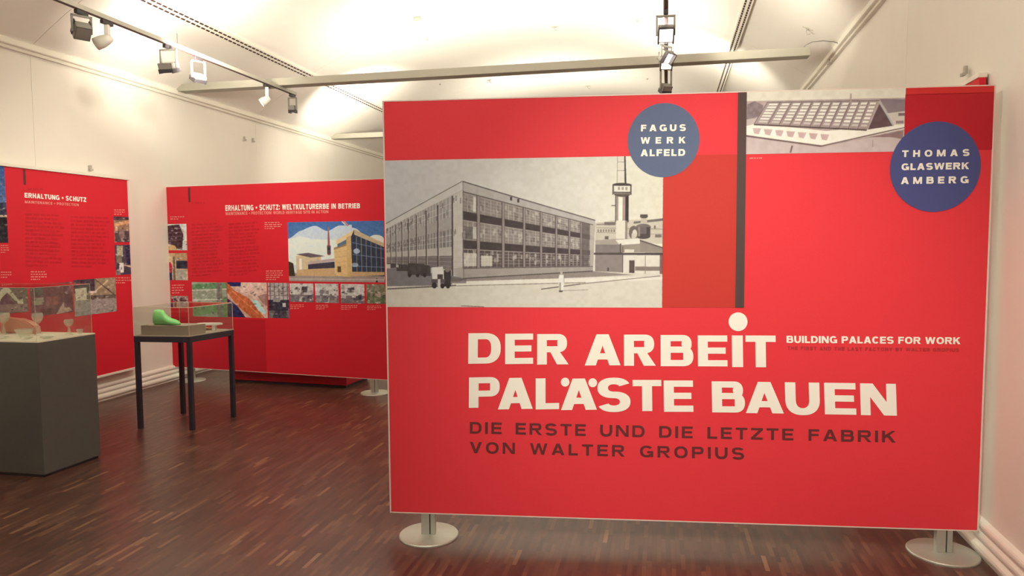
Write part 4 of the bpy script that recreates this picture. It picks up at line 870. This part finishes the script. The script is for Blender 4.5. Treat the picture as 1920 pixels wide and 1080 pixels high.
# ------------------------------------------------------------------ grey plinth with glassware
pc0, pc1, pc2 = onz(-90, 884, 0)[:2], onz(84, 896, 0)[:2], onz(189, 858, 0)[:2]
d1 = pc1-pc0; d1 = d1/np.linalg.norm(d1); dd2 = (pc2-pc1); 
PL = [np.array(pc1)-d1*.95, np.array(pc1), np.array(pc2), np.array(pc2)-d1*.95]
t = thing('display_plinth', 'dark grey box plinth topped by a glass case of glassware', 'plinth', (float(pc1[0]), float(pc1[1]), 0))
PLl = [p-np.array(pc1) for p in PL]; Hp = float(ony(84, 641, pc1[1])[2]); cenp = np.mean(PLl, 0)
def growp(k): return [tuple(cenp+(np.array(q)-cenp)*k) for q in PLl]
obj('body', prism(bmesh.new(), growp(1.0), .02, Hp-.008), M['plinth'], t)
obj('toe_base', prism(bmesh.new(), growp(.97), 0, .02), M['dark'], t)
obj('cover_plate', prism(bmesh.new(), growp(1.0), Hp-.008, Hp), M['cloth'], t)['label'] = 'pale cloth-covered top of the plinth'
case = bpy.data.objects.new('glass_case', None); COL.objects.link(case); case.parent = t
pane_case(case, growp(.965), Hp, Hp+.34, .004, .0011)
def wine(name, px, py, h, r, label, stem=True):
    q = ony(px, 630, py); s = h
    prof_o = [(.38*r*2, 0), (.38*r*2, .004), (.012, .012), (.005, .05*1), (.005, s*.5), (.012, s*.54), (r*.75, s*.66), (r, s*.82), (r*.86, s), (r*.80, s), (r*.93, s*.82), (r*.66, s*.68), (0, s*.58)] if stem else \
        [(r*.45, 0), (r*.5, .003), (r*.8, s*.4), (r, s), (r*.93, s), (r*.72, s*.4), (r*.4, .012), (0, .012)]
    o = obj(name, lathe(bmesh.new(), prof_o, 24), M['ware'], None, True); o.location = (q[0], q[1], Hp+.001)
    tag(o, label, 'glass', 'glassware in the case on the plinth'); return o
wine('wine_glass', 130, 4.03, .105, .03, 'small stemmed glass nearest the right pane of the plinth case')
wine('wine_glass', 72, 3.98, .15, .035, 'tall stemmed glass in the middle of the plinth case')
wine('wine_glass', 8, 3.96, .15, .04, 'stemmed glass at the picture edge in the plinth case')
wine('glass_bowl', 46, 3.90, .05, .055, 'flared glass bowl in the middle of the plinth case', False)
wine('glass_bowl', 50, 3.78, .014, .035, 'flat glass dish at the front edge of the plinth case', False)
wine('glass_bowl', 88, 3.84, .016, .04, 'flat glass dish between bowl and small stemmed glass', False)
wine('glass_bowl', 5, 3.79, .014, .035, 'flat glass dish at the picture edge of the plinth case', False)
wine('glass_cup', 150, 4.07, .035, .022, 'tiny glass cup at the back corner of the plinth case', False)
q = ony(12, 630, 3.93)
bm = bmesh.new(); prof = [(-.14, 0), (.16, 0), (.15, .05), (.09, .085), (.02, .10), (-.12, .11)]; prism(bm, prof, -.03, .03, 'y'); bmesh.ops.bevel(bm, geom=list(bm.edges), offset=.008, segments=2, affect='EDGES')
o = obj('rose_block', bm, M['pinkobj']); o.location = (q[0]-.02, q[1]+.12, Hp+.001); tag(o, 'rose-brown block lying at the back of the plinth case', 'coloured_block')  # opaque rose-brown bevelled block

# ------------------------------------------------------------------ light tracks and lamps
def track(x0, y0, x1, y1, z, label, hang):
    a_ = math.atan2(y1-y0, x1-x0)-math.pi/2; Ln = math.hypot(x1-x0, y1-y0)
    t = thing('light_track', label, 'light track', (x0, y0, z), a_, 'lighting tracks under the beams')
    obj('rail', bx(-.018, 0, .004, .018, Ln, .036, bev=.002), M['rail'], t)
    obj('conductor_slot', bx(-.010, .01, -.001, .010, Ln-.01, .006), M['slot'], t)
    for s_, up in hang: obj('hanger', tube(bmesh.new(), [(0, s_, .03), (0, s_, .03+up)], .004, 6), M['dark'], t)
track(-3.96, -1.0, -3.96, 7.25, 3.125, 'pale lighting track with dark slot running along the left wall, carrying six lamps', [(6.3, .10), (2.0, .6)])
track(-.03, -1.0, .075, 9.0, 3.125, 'dark lighting track on the central line of the vault, carrying four lamps', [(2.0, .6)])
def lamp_base(px, py, kind, label, group, rz=0):
    lo, hi = 2.5, 9.
    for _ in range(40):
        ym = (lo+hi)/2; xm = -3.96 if px < 900 else -.03+.0105*(ym+1.0); v = np.array([xm, ym, 3.125])-C0
        q = np.array([xm, ym]); e_ = (960+F*(v@RR)/(v@FF)-px) if px < 900 else ((540-F*(v@UU)/(v@FF))-py)
        if e_ < 0: lo = ym
        else: hi = ym
    t = thing('track_lamp', label, 'lamp', (float(q[0]), float(q[1]), 3.123), rz, group)
    a_ = obj('adapter', bx(-.014, -.05, -.028, .014, .05, 0, bev=.003), M['dark'], t); a_['label'] = 'dark adapter clipped into the track'; a_.rotation_euler = (0, 0, -rz)
    return t
def yoke_lamp(px, py, label, group, rz, tilt, wy=.15, hy=.16, hw=.058, hd=.07, hh=.05, lit=True, lens=True):
    t = lamp_base(px, py, 'yoke', label, group, rz)
    # yoke hangs in the local xz plane
    f = bmesh.new(); b_ = .006; z0 = -.03; z1 = z0-hy
    box(f, -wy/2, -.009, z0-b_*2, wy/2, .009, z0); box(f, -wy/2, -.009, z1, -wy/2+b_*2, .009, z0); box(f, wy/2-b_*2, -.009, z1, wy/2, .009, z0)
    obj('yoke', f, M['lampgrey'], t)
    R_ = Matrix.Translation((0, 0, z1+.012)) @ Matrix.Rotation(tilt, 4, 'X')
    # open housing: five walls, mouth facing local -z
    h = bmesh.new(); hwx = wy/2-b_*2-.003; th = .005
    box(h, -hwx, -hd, hh-th, hwx, hd, hh, mtx=R_); box(h, -hwx, -hd, -hh, -hwx+th, hd, hh, mtx=R_); box(h, hwx-th, -hd, -hh, hwx, hd, hh, mtx=R_)
    box(h, -hwx, -hd, -hh, hwx, -hd+th, hh, mtx=R_); box(h, -hwx, hd-th, -hh, hwx, hd, hh, mtx=R_)
    obj('housing', h, M['lampgrey'], t)
    rm = bmesh.new()
    box(rm, -hwx-.004, -hd-.003, -hh-.022, -hwx+.006, hd+.003, -hh+.014, mtx=R_); box(rm, hwx-.006, -hd-.003, -hh-.022, hwx+.004, hd+.003, -hh+.014, mtx=R_); box(rm, -hwx, -hd-.004, -hh-.016, hwx, -hd+.004, -hh+.014, mtx=R_)
    obj('barn_door', rm, M['dark'], t)['label'] = 'dark side flaps of the lamp head'
    if lens: obj('lamp_glass', bx(-hwx+th, -hd+th, -hh+.012, hwx-th, hd-th, -hh+.018, mtx=R_), M['lens'] if lit else M['lampwhite'], t)
    return t
def can_lamp(px, py, label, group, rz, tilt, r=.042, ln=.1, drop=.09):
    t = lamp_base(px, py, 'can', label, group, rz)
    obj('stem', bx(-.016, -.016, -.028-drop, .016, .016, -.026, bev=.004), M['lampwhite'], t)
    R_ = Matrix.Translation((0, 0, -.03-drop)) @ Matrix.Rotation(tilt, 4, 'X')
    obj('lamp_head', lathe(bmesh.new(), [(0, .03), (r*.55, .03), (r*.8, .0), (r, -ln*.5), (r, -ln), (r*.93, -ln), (r*.9, -ln+.01), (0, -ln+.012)], 24, mtx=R_), M['lampwhite'], t, True)
    obj('lamp_glass', lathe(bmesh.new(), [(0, -ln+.010), (r*.9, -ln+.010), (r*.9, -ln+.004), (0, -ln+.002)], 24, mtx=R_), M['lens'], t)
    return t
GL = 'lamps on the left track'; GC = 'lamps on the central track'
yoke_lamp(152, 27, 'unlit square yoke lamp nearest the camera on the left track', GL, 1.0, 2.4, .13, .12, hd=.05, hh=.035, lit=False)
can_lamp(200, 45, 'lit lamp with glowing mouth, second along the left track', GL, -1.25, -1.15, r=.045, ln=.09, drop=.10)
yoke_lamp(315, 86, 'square yoke lamp glowing white, third along the left track before the bright patch of ceiling', GL, .05, .35, .15, .15, hd=.055, hh=.03, lit=True)
yoke_lamp(371, 110, 'yoke lamp seen from the side, fourth along the left track', GL, 1.1, .5, .13, .15, hd=.05, hh=.022, lit=False)
can_lamp(500, 160, 'white cylindrical lamp with a lit mouth turned to the wall, fifth along the left track', GL, -1.0, -.95, r=.045, ln=.07, drop=.12)
yoke_lamp(548, 179, 'small yoke lamp at the far end of the left track', GL, .1, .1, .10, .13, hd=.03, hh=.03, lit=False)
yoke_lamp(1243.5, 20, 'largest lit square yoke lamp, nearest on the central track', GC, .08, -.95, .135, .14, hd=.052, hh=.035)
yoke_lamp(1246, 78, 'lit yoke lamp hanging second on the central track', GC, .9, -.9, .14, .10, hd=.045, hh=.03)
yoke_lamp(1249, 90, 'lit square yoke lamp, third on the central track in front of the beam', GC, .12, -.95, .125, .10, hd=.05, hh=.035)
yoke_lamp(1251, 122, 'yoke lamp just above the top edge of the title panel', GC, .5, .6, .12, .19, hd=.04, hh=.03, lit=False)
